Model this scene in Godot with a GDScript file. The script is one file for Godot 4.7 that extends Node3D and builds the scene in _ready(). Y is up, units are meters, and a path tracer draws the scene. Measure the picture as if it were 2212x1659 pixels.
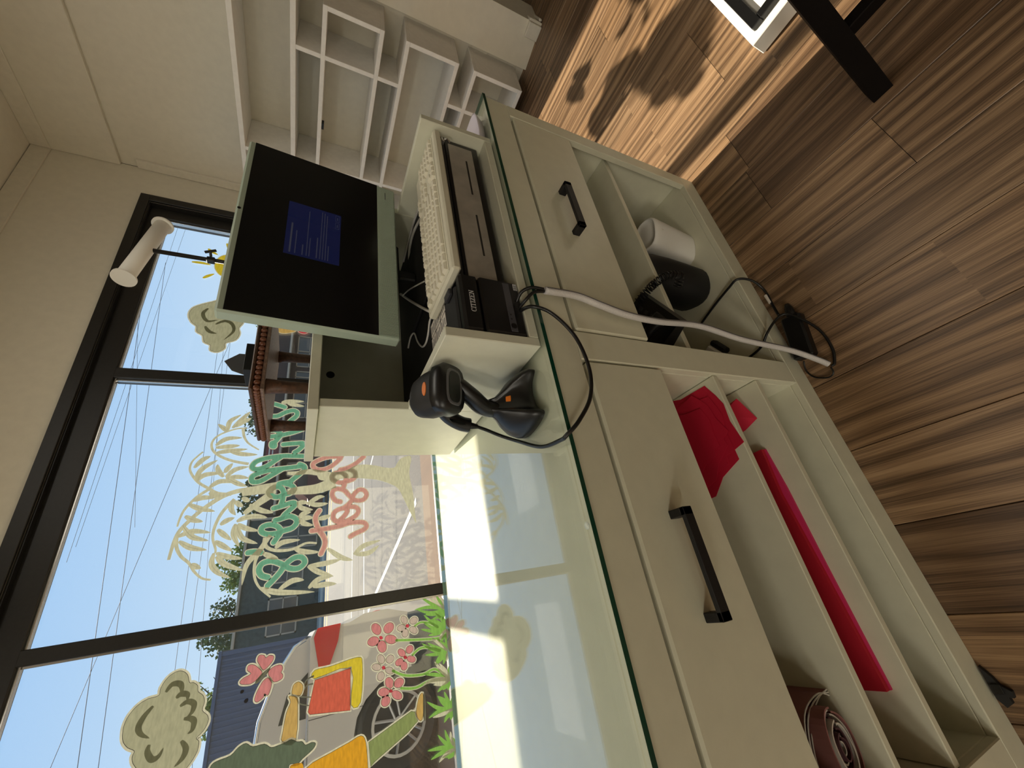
extends Node3D

var M := {}
var used := {}

# ---------------------------------------------------------------- setup
func _ready() -> void:
	setup_camera()
	setup_light()
	make_materials()
	build_room()
	build_window()
	build_street()
	build_desk()
	build_hutch()
	build_counter_things()
	build_cubby_things()
	build_shelf_wall_things()
	build_floor_things()
	build_paintings()

func setup_camera() -> void:
	var cam := Camera3D.new()
	cam.name = "camera"
	cam.fov = 87.39
	cam.near = 0.02
	cam.far = 300.0
	cam.transform = Transform3D(Basis(Vector3(-0.16915, -0.8930, 0.4170), Vector3(0.8702, 0.0638, 0.4886), Vector3(-0.4630, 0.4455, 0.7663)).orthonormalized(), Vector3(0, 1.2, 0))
	add_child(cam)
	cam.current = true

func setup_light() -> void:
	var env := Environment.new()
	var sky := Sky.new()
	var sm := ProceduralSkyMaterial.new()
	sm.sky_top_color = Color(0.55, 0.76, 0.97)
	sm.sky_horizon_color = Color(0.86, 0.94, 0.99)
	sm.sky_curve = 0.22
	sm.ground_bottom_color = Color(0.42, 0.42, 0.40)
	sm.ground_horizon_color = Color(0.62, 0.64, 0.64)
	sm.sky_energy_multiplier = 1.0
	sky.sky_material = sm
	env.background_mode = Environment.BG_SKY
	env.sky = sky
	env.background_energy_multiplier = 1.05
	env.tonemap_mode = Environment.TONE_MAPPER_LINEAR
	env.tonemap_exposure = 1.0
	env.sdfgi_enabled = true
	env.ssao_enabled = true
	env.ssil_enabled = true
	var we := WorldEnvironment.new()
	we.name = "world_environment"
	we.environment = env
	add_child(we)
	var sun := DirectionalLight3D.new()
	sun.name = "sun"
	sun.light_energy = 3.3
	sun.light_color = Color(1.0, 0.95, 0.86)
	sun.light_angular_distance = 0.53
	sun.shadow_enabled = true
	sun.sky_mode = DirectionalLight3D.SKY_MODE_LIGHT_ONLY
	add_child(sun)
	sun.look_at_from_position(Vector3.ZERO, Vector3(-0.085, -0.736, 1.0), Vector3.UP)

# ---------------------------------------------------------------- materials
func std(col: Color, rough := 0.6, metal := 0.0, spec := 0.5) -> StandardMaterial3D:
	var m := StandardMaterial3D.new()
	m.albedo_color = col
	m.roughness = rough
	m.metallic = metal
	m.metallic_specular = spec
	return m

func c8(r: int, g: int, b: int, a := 255) -> Color:
	return Color8(r, g, b, a)

func noise_tex(sd: int, freq: float, lo: Color, hi: Color, size := 512, oct := 4, bump := false) -> NoiseTexture2D:
	var n := FastNoiseLite.new()
	n.seed = sd
	n.frequency = freq
	n.fractal_octaves = oct
	n.noise_type = FastNoiseLite.TYPE_SIMPLEX_SMOOTH
	var t := NoiseTexture2D.new()
	t.width = size
	t.height = size
	t.seamless = true
	t.noise = n
	if bump:
		t.as_normal_map = true
	else:
		var g := Gradient.new()
		g.set_color(0, lo)
		g.set_color(1, hi)
		t.color_ramp = g
	return t

func noisy(col: Color, rough: float, sd: int, amount: float, scale: float, freq := 0.02) -> StandardMaterial3D:
	var m := std(col, rough)
	m.albedo_texture = noise_tex(sd, freq, Color(1 - amount, 1 - amount, 1 - amount), Color(1, 1, 1))
	m.uv1_triplanar = true
	m.uv1_world_triplanar = true
	m.uv1_scale = Vector3(scale, scale, scale)
	return m

func wood_image(sd: int) -> ImageTexture:
	var w := 192
	var h := 768
	var a := FastNoiseLite.new()
	a.seed = sd
	a.frequency = 1.0
	a.fractal_octaves = 3
	var b := FastNoiseLite.new()
	b.seed = sd + 50
	b.frequency = 1.0
	b.fractal_octaves = 2
	var img := Image.create(w, h, false, Image.FORMAT_RGB8)
	var dark := Color(0.32, 0.255, 0.195)
	var mid := Color(0.51, 0.42, 0.33)
	var light := Color(0.66, 0.565, 0.455)
	for y in h:
		var v := float(y) / h
		for x in w:
			var u := float(x) / w
			var warp := b.get_noise_2d(u * 1.5 + 9.0, v * 1.6) * 0.3
			var band := a.get_noise_2d((u + warp * 0.35) * 6.5, v * 0.8)
			var fine := a.get_noise_2d(u * 90.0, v * 5.0 + 30.0)
			var t := 0.5 + band * 0.66 + fine * 0.5
			var c := dark.lerp(mid, clampf(t * 2.0, 0, 1)) if t < 0.5 else mid.lerp(light, clampf(t * 2.0 - 1.0, 0, 1))
			img.set_pixel(x, y, c)
	return ImageTexture.create_from_image(img)

func make_materials() -> void:
	M.wall = noisy(c8(222, 217, 202), 0.75, 3, 0.03, 1.5)
	M.ceiling = noisy(c8(226, 221, 208), 0.8, 4, 0.03, 1.2)
	M.trimw = noisy(c8(222, 217, 203), 0.5, 5, 0.04, 2.0)
	M.seam = std(c8(40, 36, 30), 0.9)
	M.desk = noisy(c8(221, 219, 196), 0.42, 6, 0.03, 2.0)
	M.hutch = noisy(c8(221, 221, 202), 0.4, 7, 0.03, 2.0)
	M.shelfwhite = noisy(c8(236, 233, 226), 0.45, 8, 0.04, 2.0)
	M.white = std(c8(235, 233, 226), 0.45)
	M.offwhite = std(c8(222, 218, 204), 0.5)
	M.black = std(c8(16, 16, 17), 0.35)
	M.blackmat = std(c8(20, 20, 21), 0.6)
	M.blackpaint = noisy(c8(28, 27, 26), 0.45, 9, 0.25, 4.0)
	M.darkgrey = std(c8(48, 48, 52), 0.4)
	M.stripgrey = std(c8(74, 74, 80), 0.4)
	M.midgrey = std(c8(95, 96, 100), 0.4)
	M.silver = std(c8(190, 190, 188), 0.25, 0.9)
	M.steel = std(c8(186, 180, 170), 0.42, 0.3)
	M.steel.albedo_texture = noise_tex(11, 0.012, Color(0.86, 0.86, 0.86), Color(1, 1, 1))
	M.steel.uv1_triplanar = true
	M.steel.uv1_world_triplanar = true
	M.steel.uv1_scale = Vector3(2.5, 2.5, 2.5)
	M.sage = std(c8(178, 194, 178), 0.5)
	M.screen = std(c8(9, 11, 13), 0.22)
	M.screenblue = std(c8(18, 24, 58), 0.25)
	M.screenblue.emission_enabled = true
	M.screenblue.emission = Color8(20, 28, 72)
	M.screenblue.emission_energy_multiplier = 0.3
	M.screentext = std(c8(70, 74, 92), 0.4)
	M.screentext.emission_enabled = true
	M.screentext.emission = Color8(90, 95, 112)
	M.screentext.emission_energy_multiplier = 0.12
	M.keycream = std(c8(226, 220, 200), 0.5)
	M.keybase = std(c8(214, 210, 190), 0.5)
	M.orange = std(c8(224, 120, 28), 0.5)
	M.print = std(c8(225, 225, 225), 0.6)
	M.paper = std(c8(215, 208, 198), 0.8)
	M.red = std(c8(196, 8, 50), 0.75)
	M.red.backlight_enabled = true
	M.red.backlight = Color(0.35, 0.02, 0.06)
	M.redcloth = std(c8(178, 6, 36), 0.8)
	M.pinkcloth = std(c8(206, 40, 96), 0.8)
	M.mauve = std(c8(150, 100, 96), 0.7)
	M.mauvedark = std(c8(98, 62, 68), 0.7)
	M.sleeve = std(c8(226, 222, 220), 0.7)
	M.sleeve.albedo_texture = noise_tex(15, 0.08, Color(0.82, 0.82, 0.82), Color(1, 1, 1), 256)
	M.sleeve.uv1_triplanar = true
	M.sleeve.uv1_world_triplanar = true
	M.sleeve.uv1_scale = Vector3(20, 20, 20)
	M.cablewhite = std(c8(214, 212, 206), 0.45)
	M.lavender = std(c8(232, 224, 236), 0.35)
	M.walnut = noisy(c8(108, 72, 50), 0.5, 16, 0.5, 9.0)
	M.walnutlight = noisy(c8(150, 120, 104), 0.45, 17, 0.35, 9.0)
	M.bead = std(c8(112, 66, 44), 0.35)
	M.darkwood = std(c8(15, 10, 8), 0.7, 0.0, 0.25)
	M.glass = std(Color(0.85, 0.9, 0.88, 0.02), 0.0)
	M.glass.transparency = BaseMaterial3D.TRANSPARENCY_ALPHA
	M.deskglass = std(Color(0.70, 0.84, 0.74, 0.07), 0.0)
	M.deskglass.transparency = BaseMaterial3D.TRANSPARENCY_ALPHA
	M.glassedge = std(c8(14, 66, 50), 0.08)
	M.clear = std(Color(0.9, 0.95, 0.92, 0.25), 0.05)
	M.clear.transparency = BaseMaterial3D.TRANSPARENCY_ALPHA
	M.tyre = std(c8(22, 22, 23), 0.8)
	M.carbody = std(c8(168, 163, 156), 0.3, 0.2)
	M.carglass = std(c8(18, 20, 22), 0.05)
	M.taillight = std(c8(190, 8, 14), 0.15)
	M.taillight.backlight_enabled = true
	M.taillight.backlight = Color(0.8, 0.03, 0.05)
	M.rim = std(c8(165, 163, 158), 0.35, 0.5)
	M.maroon = std(c8(70, 22, 26), 0.3)
	M.asphalt = noisy(c8(112, 108, 102), 0.9, 20, 0.45, 1.3, 0.06)
	M.road = noisy(c8(128, 126, 122), 0.9, 21, 0.3, 0.8, 0.05)
	M.gravel = noisy(c8(142, 118, 98), 0.95, 22, 0.4, 2.6, 0.09)
	M.sidewalk = noisy(c8(150, 145, 136), 0.9, 23, 0.2, 1.2)
	M.linewhite = noisy(c8(226, 222, 208), 0.8, 24, 0.3, 3.0)
	M.lineyellow = noisy(c8(214, 168, 80), 0.8, 25, 0.3, 3.0)
	M.farwall = noisy(c8(70, 82, 80), 0.9, 26, 0.3, 0.4)
	M.farbrown = noisy(c8(72, 52, 50), 0.9, 27, 0.3, 0.5)
	M.fartrim = std(c8(168, 150, 128), 0.8)
	M.farglass = std(c8(46, 56, 62), 0.15)
	M.signred = std(c8(104, 26, 40), 0.6)
	M.bluepanel = std(c8(72, 82, 104), 0.6)
	M.trunk = noisy(c8(84, 70, 58), 0.9, 28, 0.4, 2.0)
	M.leafdark = std(c8(54, 70, 44), 0.8)
	M.leafdark.backlight_enabled = true
	M.leafdark.backlight = Color(0.12, 0.17, 0.06)
	M.leaflight = std(c8(98, 116, 58), 0.8)
	M.leaflight.backlight_enabled = true
	M.leaflight.backlight = Color(0.26, 0.32, 0.10)
	M.wire = std(c8(96, 100, 108), 0.7)
	for i in 3:
		M["wood%d" % i] = wood_image(100 + i * 7)
	var tints := [Color(0.98, 0.95, 0.91), Color(0.88, 0.84, 0.79), Color(1.04, 1.0, 0.95), Color(0.82, 0.77, 0.72), Color(0.94, 0.90, 0.85), Color(1.0, 0.95, 0.88)]
	for i in 6:
		var wm := std(tints[i], 0.42)
		wm.albedo_texture = M["wood%d" % (i % 3)]
		M["plank%d" % i] = wm
	var paints := {
		"teal": [118, 190, 165], "pink": [222, 170, 164], "cream": [214, 218, 194], "cloud": [182, 186, 160], "clouddark": [140, 146, 118],
		"yellow": [222, 206, 58], "rose": [214, 140, 146], "blush": [204, 192, 184], "olive": [112, 116, 102], "ink": [26, 24, 26], "orange": [214, 104, 84],
		"ochre": [206, 176, 106], "moss": [98, 116, 98], "gold": [228, 172, 40], "legreen": [142, 162, 104], "berry": [206, 64, 84], "grass": [140, 198, 96], "border": [222, 224, 204]}
	for k in paints:
		var p: Array = paints[k]
		var pm := noisy(c8(p[0], p[1], p[2]), 0.6, 40 + p[0] % 7, 0.13, 1.0, 0.02)
		pm.uv1_scale = Vector3(1.6, 6.0, 1.0)
		pm.backlight_enabled = true
		pm.backlight = Color(0.6, 0.6, 0.6)
		M["paint_" + k] = pm

# ---------------------------------------------------------------- mesh helpers
func mb() -> SurfaceTool:
	var st := SurfaceTool.new()
	st.begin(Mesh.PRIMITIVE_TRIANGLES)
	return st

# triangle counter-clockwise as seen from outside
func tri(st: SurfaceTool, a: Vector3, b: Vector3, c: Vector3) -> void:
	st.add_vertex(a)
	st.add_vertex(c)
	st.add_vertex(b)

func quad(st: SurfaceTool, a: Vector3, b: Vector3, c: Vector3, d: Vector3) -> void:
	tri(st, a, b, c)
	tri(st, a, c, d)

# oriented away from a centre
func otri(st: SurfaceTool, o: Vector3, a: Vector3, b: Vector3, c: Vector3) -> void:
	if (b - a).cross(c - a).dot((a + b + c) / 3.0 - o) < 0.0:
		tri(st, a, c, b)
	else:
		tri(st, a, b, c)

func oquad(st: SurfaceTool, o: Vector3, a: Vector3, b: Vector3, c: Vector3, d: Vector3) -> void:
	if (b - a).cross(c - a).dot((a + b + c + d) / 4.0 - o) < 0.0:
		quad(st, a, d, c, b)
	else:
		quad(st, a, b, c, d)

# chamfered box between two corners, under an optional transform
func cbox(st: SurfaceTool, x0: float, x1: float, y0: float, y1: float, z0: float, z1: float, b := 0.0, t := Transform3D()) -> void:
	var lo := Vector3(minf(x0, x1), minf(y0, y1), minf(z0, z1))
	var hi := Vector3(maxf(x0, x1), maxf(y0, y1), maxf(z0, z1))
	var c := (lo + hi) / 2.0
	var h := (hi - lo) / 2.0
	b = minf(b, minf(h.x, minf(h.y, h.z)) * 0.9)
	var o := t * c
	var pt := func(ax: int, s: Vector3) -> Vector3:
		var v := Vector3(s.x * (h.x - b), s.y * (h.y - b), s.z * (h.z - b))
		v[ax] = s[ax] * h[ax]
		return t * (c + v)
	for ax in 3:
		var u := (ax + 1) % 3
		var w := (ax + 2) % 3
		for s in [-1.0, 1.0]:
			var q := []
			for k in [[-1.0, -1.0], [1.0, -1.0], [1.0, 1.0], [-1.0, 1.0]]:
				var sg := Vector3()
				sg[ax] = s
				sg[u] = k[0]
				sg[w] = k[1]
				q.append(pt.call(ax, sg))
			oquad(st, o, q[0], q[1], q[2], q[3])
	if b <= 0.0:
		return
	for ax in 3:
		var u := (ax + 1) % 3
		var w := (ax + 2) % 3
		for su in [-1.0, 1.0]:
			for sw in [-1.0, 1.0]:
				var sa := Vector3()
				sa[ax] = -1.0
				sa[u] = su
				sa[w] = sw
				var sb := sa
				sb[ax] = 1.0
				oquad(st, o, pt.call(u, sa), pt.call(u, sb), pt.call(w, sb), pt.call(w, sa))
	for sx in [-1.0, 1.0]:
		for sy in [-1.0, 1.0]:
			for sz in [-1.0, 1.0]:
				var s := Vector3(sx, sy, sz)
				otri(st, o, pt.call(0, s), pt.call(1, s), pt.call(2, s))

func frames(pts: Array) -> Array:
	var out := []
	var up := Vector3(0.13, 0.97, 0.21).normalized()
	for i in pts.size():
		var a: Vector3 = pts[maxi(i - 1, 0)]
		var b: Vector3 = pts[mini(i + 1, pts.size() - 1)]
		var d := (b - a).normalized()
		if absf(d.dot(up)) > 0.95:
			up = Vector3(0.9, 0.1, 0.4).normalized()
		var s := d.cross(up).normalized()
		up = s.cross(d).normalized()
		out.append([s, up])
	return out

# tube along points; radius is a number or one per point
func tube(st: SurfaceTool, pts: Array, r, sides := 8, flat := 1.0) -> void:
	var fr := frames(pts)
	var rings := []
	for i in pts.size():
		var rr: float = r[i] if r is Array else r
		var ring := []
		for k in sides:
			var a := TAU * k / sides
			ring.append(pts[i] + fr[i][0] * cos(a) * rr + fr[i][1] * sin(a) * rr * flat)
		rings.append(ring)
	loft(st, rings)

func loft(st: SurfaceTool, rings: Array, caps := true) -> void:
	var n: int = rings[0].size()
	# orientation from the first band
	var c0 := Vector3()
	var c1 := Vector3()
	for k in n:
		c0 += rings[0][k] / n
		c1 += rings[1][k] / n
	var flip := 0.0
	for k in n:
		var a: Vector3 = rings[0][k]
		var b: Vector3 = rings[0][(k + 1) % n]
		flip += (b - a).cross(rings[1][k] - a).dot((a + b) / 2.0 - c0)
	for i in rings.size() - 1:
		for k in n:
			var a: Vector3 = rings[i][k]
			var b: Vector3 = rings[i][(k + 1) % n]
			var c: Vector3 = rings[i + 1][(k + 1) % n]
			var d: Vector3 = rings[i + 1][k]
			if flip >= 0:
				quad(st, a, b, c, d)
			else:
				quad(st, a, d, c, b)
	if caps:
		for e in [0, rings.size() - 1]:
			var c := Vector3()
			for k in n:
				c += rings[e][k] / n
			var inner := Vector3()
			var near: int = 1 if e == 0 else rings.size() - 2
			for k in n:
				inner += rings[near][k] / n
			for k in n:
				otri(st, inner, c, rings[e][k], rings[e][(k + 1) % n])

func lathe(st: SurfaceTool, at: Vector3, prof: Array, seg := 20, sx := 1.0, sz := 1.0) -> void:
	var rings := []
	for p in prof:
		var ring := []
		for k in seg:
			var a := TAU * k / seg
			ring.append(at + Vector3(cos(a) * p[0] * sx, p[1], sin(a) * p[0] * sz))
		rings.append(ring)
	loft(st, rings)

func disc(st: SurfaceTool, c: Vector3, u: Vector3, v: Vector3, seg := 20) -> void:
	for k in seg:
		var a := TAU * k / seg
		var b := TAU * (k + 1) / seg
		tri(st, c, c + u * cos(a) + v * sin(a), c + u * cos(b) + v * sin(b))

# polygon in the plane (o, u, v) pushed along n by t
func prism(st: SurfaceTool, poly: PackedVector2Array, o: Vector3, u: Vector3, v: Vector3, n: Vector3, t: float) -> void:
	var p := poly
	if Geometry2D.is_polygon_clockwise(p):
		p = p.duplicate()
		p.reverse()
	var idx := Geometry2D.triangulate_polygon(p)
	var f := func(q: Vector2) -> Vector3:
		return o + u * q.x + v * q.y
	var sgn := 1.0 if u.cross(v).dot(n) * t > 0 else -1.0
	var off := n * t
	for i in range(0, idx.size(), 3):
		var a: Vector3 = f.call(p[idx[i]])
		var b: Vector3 = f.call(p[idx[i + 1]])
		var c: Vector3 = f.call(p[idx[i + 2]])
		if (b - a).cross(c - a).dot(off) < 0:
			var s := b
			b = c
			c = s
		tri(st, a + off, b + off, c + off)
		tri(st, a, c, b)
	for i in p.size():
		var a: Vector3 = f.call(p[i])
		var b: Vector3 = f.call(p[(i + 1) % p.size()])
		if sgn > 0:
			quad(st, a, b, b + off, a + off)
		else:
			quad(st, b, a, a + off, b + off)

func catmull(pts: Array, n := 6, closed := false) -> Array:
	var out := []
	var k := pts.size()
	var last := k if closed else k - 1
	for i in last:
		var p0 = pts[(i - 1 + k) % k] if closed or i > 0 else pts[0]
		var p1 = pts[i]
		var p2 = pts[(i + 1) % k]
		var p3 = pts[(i + 2) % k] if closed or i + 2 < k else pts[k - 1]
		for j in n:
			var t := float(j) / n
			out.append(0.5 * ((2.0 * p1) + (p2 - p0) * t + (2.0 * p0 - 5.0 * p1 + 4.0 * p2 - p3) * t * t + (3.0 * p1 - p0 - 3.0 * p2 + p3) * t * t * t))
	if not closed:
		out.append(pts[k - 1])
	return out

func v3(a: Array) -> Array:
	var out := []
	for i in range(0, a.size(), 3):
		out.append(Vector3(a[i], a[i + 1], a[i + 2]))
	return out

# ---------------------------------------------------------------- object helpers
func numbered(called: String) -> String:
	var n: int = used.get(called, 0)
	used[called] = n + 1
	return called if n == 0 else "%s_%03d" % [called, n]

func thing(called: String, label: String, category: String, at := Vector3.ZERO, group := "") -> Node3D:
	var o := Node3D.new()
	o.name = numbered(called)
	o.position = at
	o.set_meta("label", label)
	o.set_meta("category", category)
	if group:
		o.set_meta("group", group)
	add_child(o)
	return o

# a mesh in world coordinates as a part of a thing (or of a part)
func part(parent: Node3D, called: String, st: SurfaceTool, m: Material, smooth := false) -> MeshInstance3D:
	if smooth:
		st.index()
		st.generate_normals()
	var o := MeshInstance3D.new()
	o.mesh = st.commit()
	o.material_override = m
	o.name = called
	parent.add_child(o, true)
	var off := Vector3.ZERO
	var p: Node = parent
	while p is Node3D and p != self:
		off += (p as Node3D).position
		p = p.get_parent()
	o.position = -off
	return o

func shared(parent: Node3D, called: String, mesh: Mesh, m: Material, t: Transform3D) -> MeshInstance3D:
	var o := MeshInstance3D.new()
	o.mesh = mesh
	o.material_override = m
	o.name = called
	parent.add_child(o, true)
	var off := Vector3.ZERO
	var p: Node = parent
	while p is Node3D and p != self:
		off += (p as Node3D).position
		p = p.get_parent()
	t.origin -= off
	o.transform = t
	return o

func boxpart(parent: Node3D, called: String, m: Material, x0: float, x1: float, y0: float, y1: float, z0: float, z1: float, b := 0.0015, t := Transform3D()) -> MeshInstance3D:
	var st := mb()
	cbox(st, x0, x1, y0, y1, z0, z1, b, t)
	return part(parent, called, st, m)

func structure(called: String, label: String, category: String) -> Node3D:
	var o := thing(called, label, category)
	o.set_meta("kind", "structure")
	return o

func one(called: String, label: String, category: String, st: SurfaceTool, m: Material, kind := "", smooth := false) -> MeshInstance3D:
	var o := part(self, numbered(called), st, m, smooth)
	o.set_meta("label", label)
	o.set_meta("category", category)
	if kind:
		o.set_meta("kind", kind)
	return o

# ---------------------------------------------------------------- the room
const ZW := -2.66      # inner face of the window wall
const XW := 3.26       # inner face of the shelf wall
const YC := 3.005      # ceiling
const ZG := -2.74      # glass plane
const X_LEFT := -4.2
const Z_BACK := 4.2
const X_FAR := 6.5

func plank_mesh(w: float, l: float, uo: float, vo: float) -> ArrayMesh:
	var st := mb()
	var h := 0.012
	var b := 0.0014
	var rows := [[-w / 2, -h], [-w / 2, -b], [-w / 2 + b, 0.0], [w / 2 - b, 0.0], [w / 2, -b], [w / 2, -h]]
	for i in 5:
		var q := []
		for e in [[rows[i], -l / 2], [rows[i], l / 2], [rows[i + 1], l / 2], [rows[i + 1], -l / 2]]:
			q.append(Vector3(e[0][0], e[0][1], e[1]))
		for k in [0, 2, 1, 0, 3, 2]:
			st.set_uv(Vector2((q[k].x / w + 0.5) * 0.8 + uo, q[k].z / 1.5 + vo))
			st.add_vertex(q[k])
	for s in [-1.0, 1.0]:
		var c := Vector3(0, -h / 2, s * l / 2)
		var q := [Vector3(-w / 2, -h, s * l / 2), Vector3(w / 2, -h, s * l / 2), Vector3(w / 2, -b, s * l / 2), Vector3(-w / 2, -b, s * l / 2)]
		for k in ([0, 2, 1, 0, 3, 2] if s > 0 else [0, 1, 2, 0, 2, 3]):
			st.set_uv(Vector2(uo, vo))
			st.add_vertex(q[k])
	return st.commit()

func build_room() -> void:
	var rng := RandomNumberGenerator.new()
	rng.seed = 77
	# floor: sub-floor slab, planks as parts
	var fl := structure("floor", "brown wood plank floor running towards the window", "floor")
	boxpart(fl, "subfloor", M.darkwood, X_LEFT - 0.15, X_FAR + 0.15, -0.12, -0.0125, ZW - 0.2, Z_BACK + 0.15, 0.0)
	var w := 0.178
	var count := 0
	var rest := []
	for c in range(-33, 28):
		var x := 1.598 + w * (c + 0.5)
		if x < X_LEFT or x > X_FAR:
			continue
		var z := ZW - rng.randf() * 1.1
		if c == -1:
			z = -0.243 - 1.22 * 2
		if c == 0:
			z = -0.243 - 1.22 * 2
		if c == -4:
			z = -0.342 - 1.22 * 2
		while z < Z_BACK:
			var z0 := maxf(z, ZW)
			var z1 := minf(z + 1.22, Z_BACK)
			z += 1.22
			if z1 - z0 < 0.03:
				continue
			var near := x > -1.1 and x < 4.6 and z0 < 0.9
			var mi := rng.randi() % 6
			var pm := plank_mesh(w - 0.0012, z1 - z0 - 0.0012, rng.randf() * 0.2, rng.randf())
			var tr := Transform3D(Basis(), Vector3(x, 0, (z0 + z1) / 2))
			if near and count < 290:
				shared(fl, "plank", pm, M["plank%d" % mi], tr)
				count += 1
			else:
				rest.append([pm, tr, mi])
	for mi in 6:
		var st := mb()
		for r in rest:
			if r[2] == mi:
				st.append_from(r[0], 0, r[1])
		var o := part(fl, "distant_planks", st, M["plank%d" % mi])
		o.set_meta("kind", "stuff")
	# ceiling
	var ce := structure("ceiling", "cream painted ceiling", "ceiling")
	boxpart(ce, "ceiling_board", M.ceiling, X_LEFT - 0.15, X_FAR + 0.15, YC, YC + 0.12, ZW - 0.2, Z_BACK + 0.15, 0.0)
	# window wall, with its long opening
	var wn := structure("wall_north", "cream wall around the black-framed shop window", "wall")
	boxpart(wn, "wall_below", M.wall, X_LEFT - 0.15, XW + 0.3, 0.0, 0.32, ZW - 0.2, ZW, 0.0)
	boxpart(wn, "wall_above", M.wall, X_LEFT - 0.15, XW - 0.004, 2.324, YC, ZW - 0.2, ZW, 0.0)
	boxpart(wn, "wall_pier", M.wall, 2.92, XW - 0.004, 0.32, 2.324, ZW - 0.2, ZW, 0.0)
	boxpart(wn, "wall_end", M.seam, XW - 0.004, XW + 0.3, 0.32, YC, ZW - 0.2, ZW - 0.015, 0.0)
	# shelf wall and the angled wall past its end
	var we := structure("wall_east", "cream wall carrying the white box shelves", "wall")
	boxpart(we, "wall_face", M.wall, XW, XW + 0.3, 0.0, YC, ZW, -0.80, 0.0)
	boxpart(we, "soffit", M.wall, XW - 0.028, XW, 2.545, YC, ZW + 0.002, -0.80, 0.003)
	var wr := structure("wall_return", "cream wall turning away past the end of the box shelves", "wall")
	var tr := Transform3D(Basis(Vector3.UP, 0.21), Vector3(XW - 0.005, 0, -0.80))
	boxpart(wr, "wall_face", M.wall, 0.0, 3.6, 0.0, YC, -0.25, 0.0, 0.0, tr)
	var bt := structure("baseboard_return", "cream baseboard with quarter-round along the angled wall", "baseboard")
	boxpart(bt, "board", M.trimw, -0.02, 3.6, 0.0, 0.085, 0.0, 0.016, 0.003, tr)
	boxpart(bt, "shoe_moulding", M.trimw, 0.0, 3.6, 0.0, 0.02, 0.016, 0.034, 0.006, tr)
	boxpart(bt, "corner_block", M.trimw, XW - 0.045, XW + 0.004, 0.0, 0.088, -0.88, -0.795, 0.003)
	var be := structure("baseboard_east", "cream painted baseboard under the box shelves", "baseboard")
	boxpart(be, "board", M.trimw, XW - 0.015, XW, 0.0, 0.055, ZW, -0.88, 0.002)
	# crown strips and corner trims
	var t1 := structure("trim_1", "flat cream crown strip along the shelf wall", "trim")
	boxpart(t1, "strip", M.trimw, XW - 0.04, XW - 0.028, YC - 0.10, YC, ZW + 0.014, -0.80, 0.002)
	var t2 := structure("trim_2", "flat cream crown strip above the shop window", "trim")
	boxpart(t2, "strip", M.trimw, X_LEFT, XW - 0.012, YC - 0.10, YC - 0.004, ZW, ZW + 0.013, 0.002)
	var t3 := structure("trim_3", "narrow cream corner strip beside the shop window", "trim")
	boxpart(t3, "strip", M.trimw, XW - 0.02, XW, 0.0, 2.45, ZW + 0.004, ZW + 0.07, 0.002)
	# the rest of the shell, behind the camera
	var ww := structure("wall_west", "cream side wall behind the left edge of the picture", "wall")
	boxpart(ww, "wall_face", M.wall, X_LEFT - 0.15, X_LEFT, 0.0, YC, ZW, Z_BACK, 0.0)
	var ws := structure("wall_south", "cream rear wall behind the camera", "wall")
	boxpart(ws, "wall_face", M.wall, X_LEFT - 0.15, X_FAR + 0.15, 0.0, YC, Z_BACK, Z_BACK + 0.15, 0.0)
	var wf := structure("wall_far_east", "cream far wall of the deeper room", "wall")
	boxpart(wf, "wall_face", M.wall, X_FAR, X_FAR + 0.15, 0.0, YC, -1.8, Z_BACK, 0.0)
	# added ceiling fill panels, out of the frame, to brighten the interior
	for p in [Vector3(1.5, YC, -0.98), Vector3(-0.7, YC, -0.98), Vector3(-3.4, YC, 0.7), Vector3(-3.4, YC, 2.3)]:
		fill_panel(p)

const FILL_LAMPS := {"e": 0.7, "f": 4.4}
func fill_panel(p: Vector3) -> void:  # added fill light for the walls and the counter front
	var words := "ceiling fill panel added above the hutch"
	if p.z > 2.0:
		words = "ceiling fill panel added in the rear left corner"
	elif p.z > 0.0:
		words = "ceiling fill panel added near the left wall"
	elif p.x < 0.0:
		words = "ceiling fill panel added above the left drawer"
	var t := thing("ceiling_fill_lamp", "white " + words, "lamp", p, "added ceiling fill panels")
	boxpart(t, "frame", M.white, p.x - 0.62, p.x + 0.62, p.y - 0.03, p.y, p.z - 0.32, p.z + 0.32, 0.004)
	var dm := std(c8(250, 246, 236), 0.5)
	dm.emission_enabled = true
	dm.emission = Color(1.0, 0.97, 0.9)
	dm.emission_energy_multiplier = 1.2
	boxpart(t, "diffuser", dm, p.x - 0.59, p.x + 0.59, p.y - 0.034, p.y - 0.03, p.z - 0.29, p.z + 0.29, 0.0)
	var l := AreaLight3D.new()
	l.name = "fill_light"
	l.area_size = Vector2(1.16, 0.56)
	l.light_energy = FILL_LAMPS.e if p.z < 0.0 else FILL_LAMPS.f
	l.light_color = Color(1.0, 0.98, 0.93)
	l.shadow_enabled = true
	l.set("area_range", 15.0)
	t.add_child(l)
	l.position = Vector3(0, -0.045, 0)
	l.rotation = Vector3(-PI / 2, 0, 0)

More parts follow.
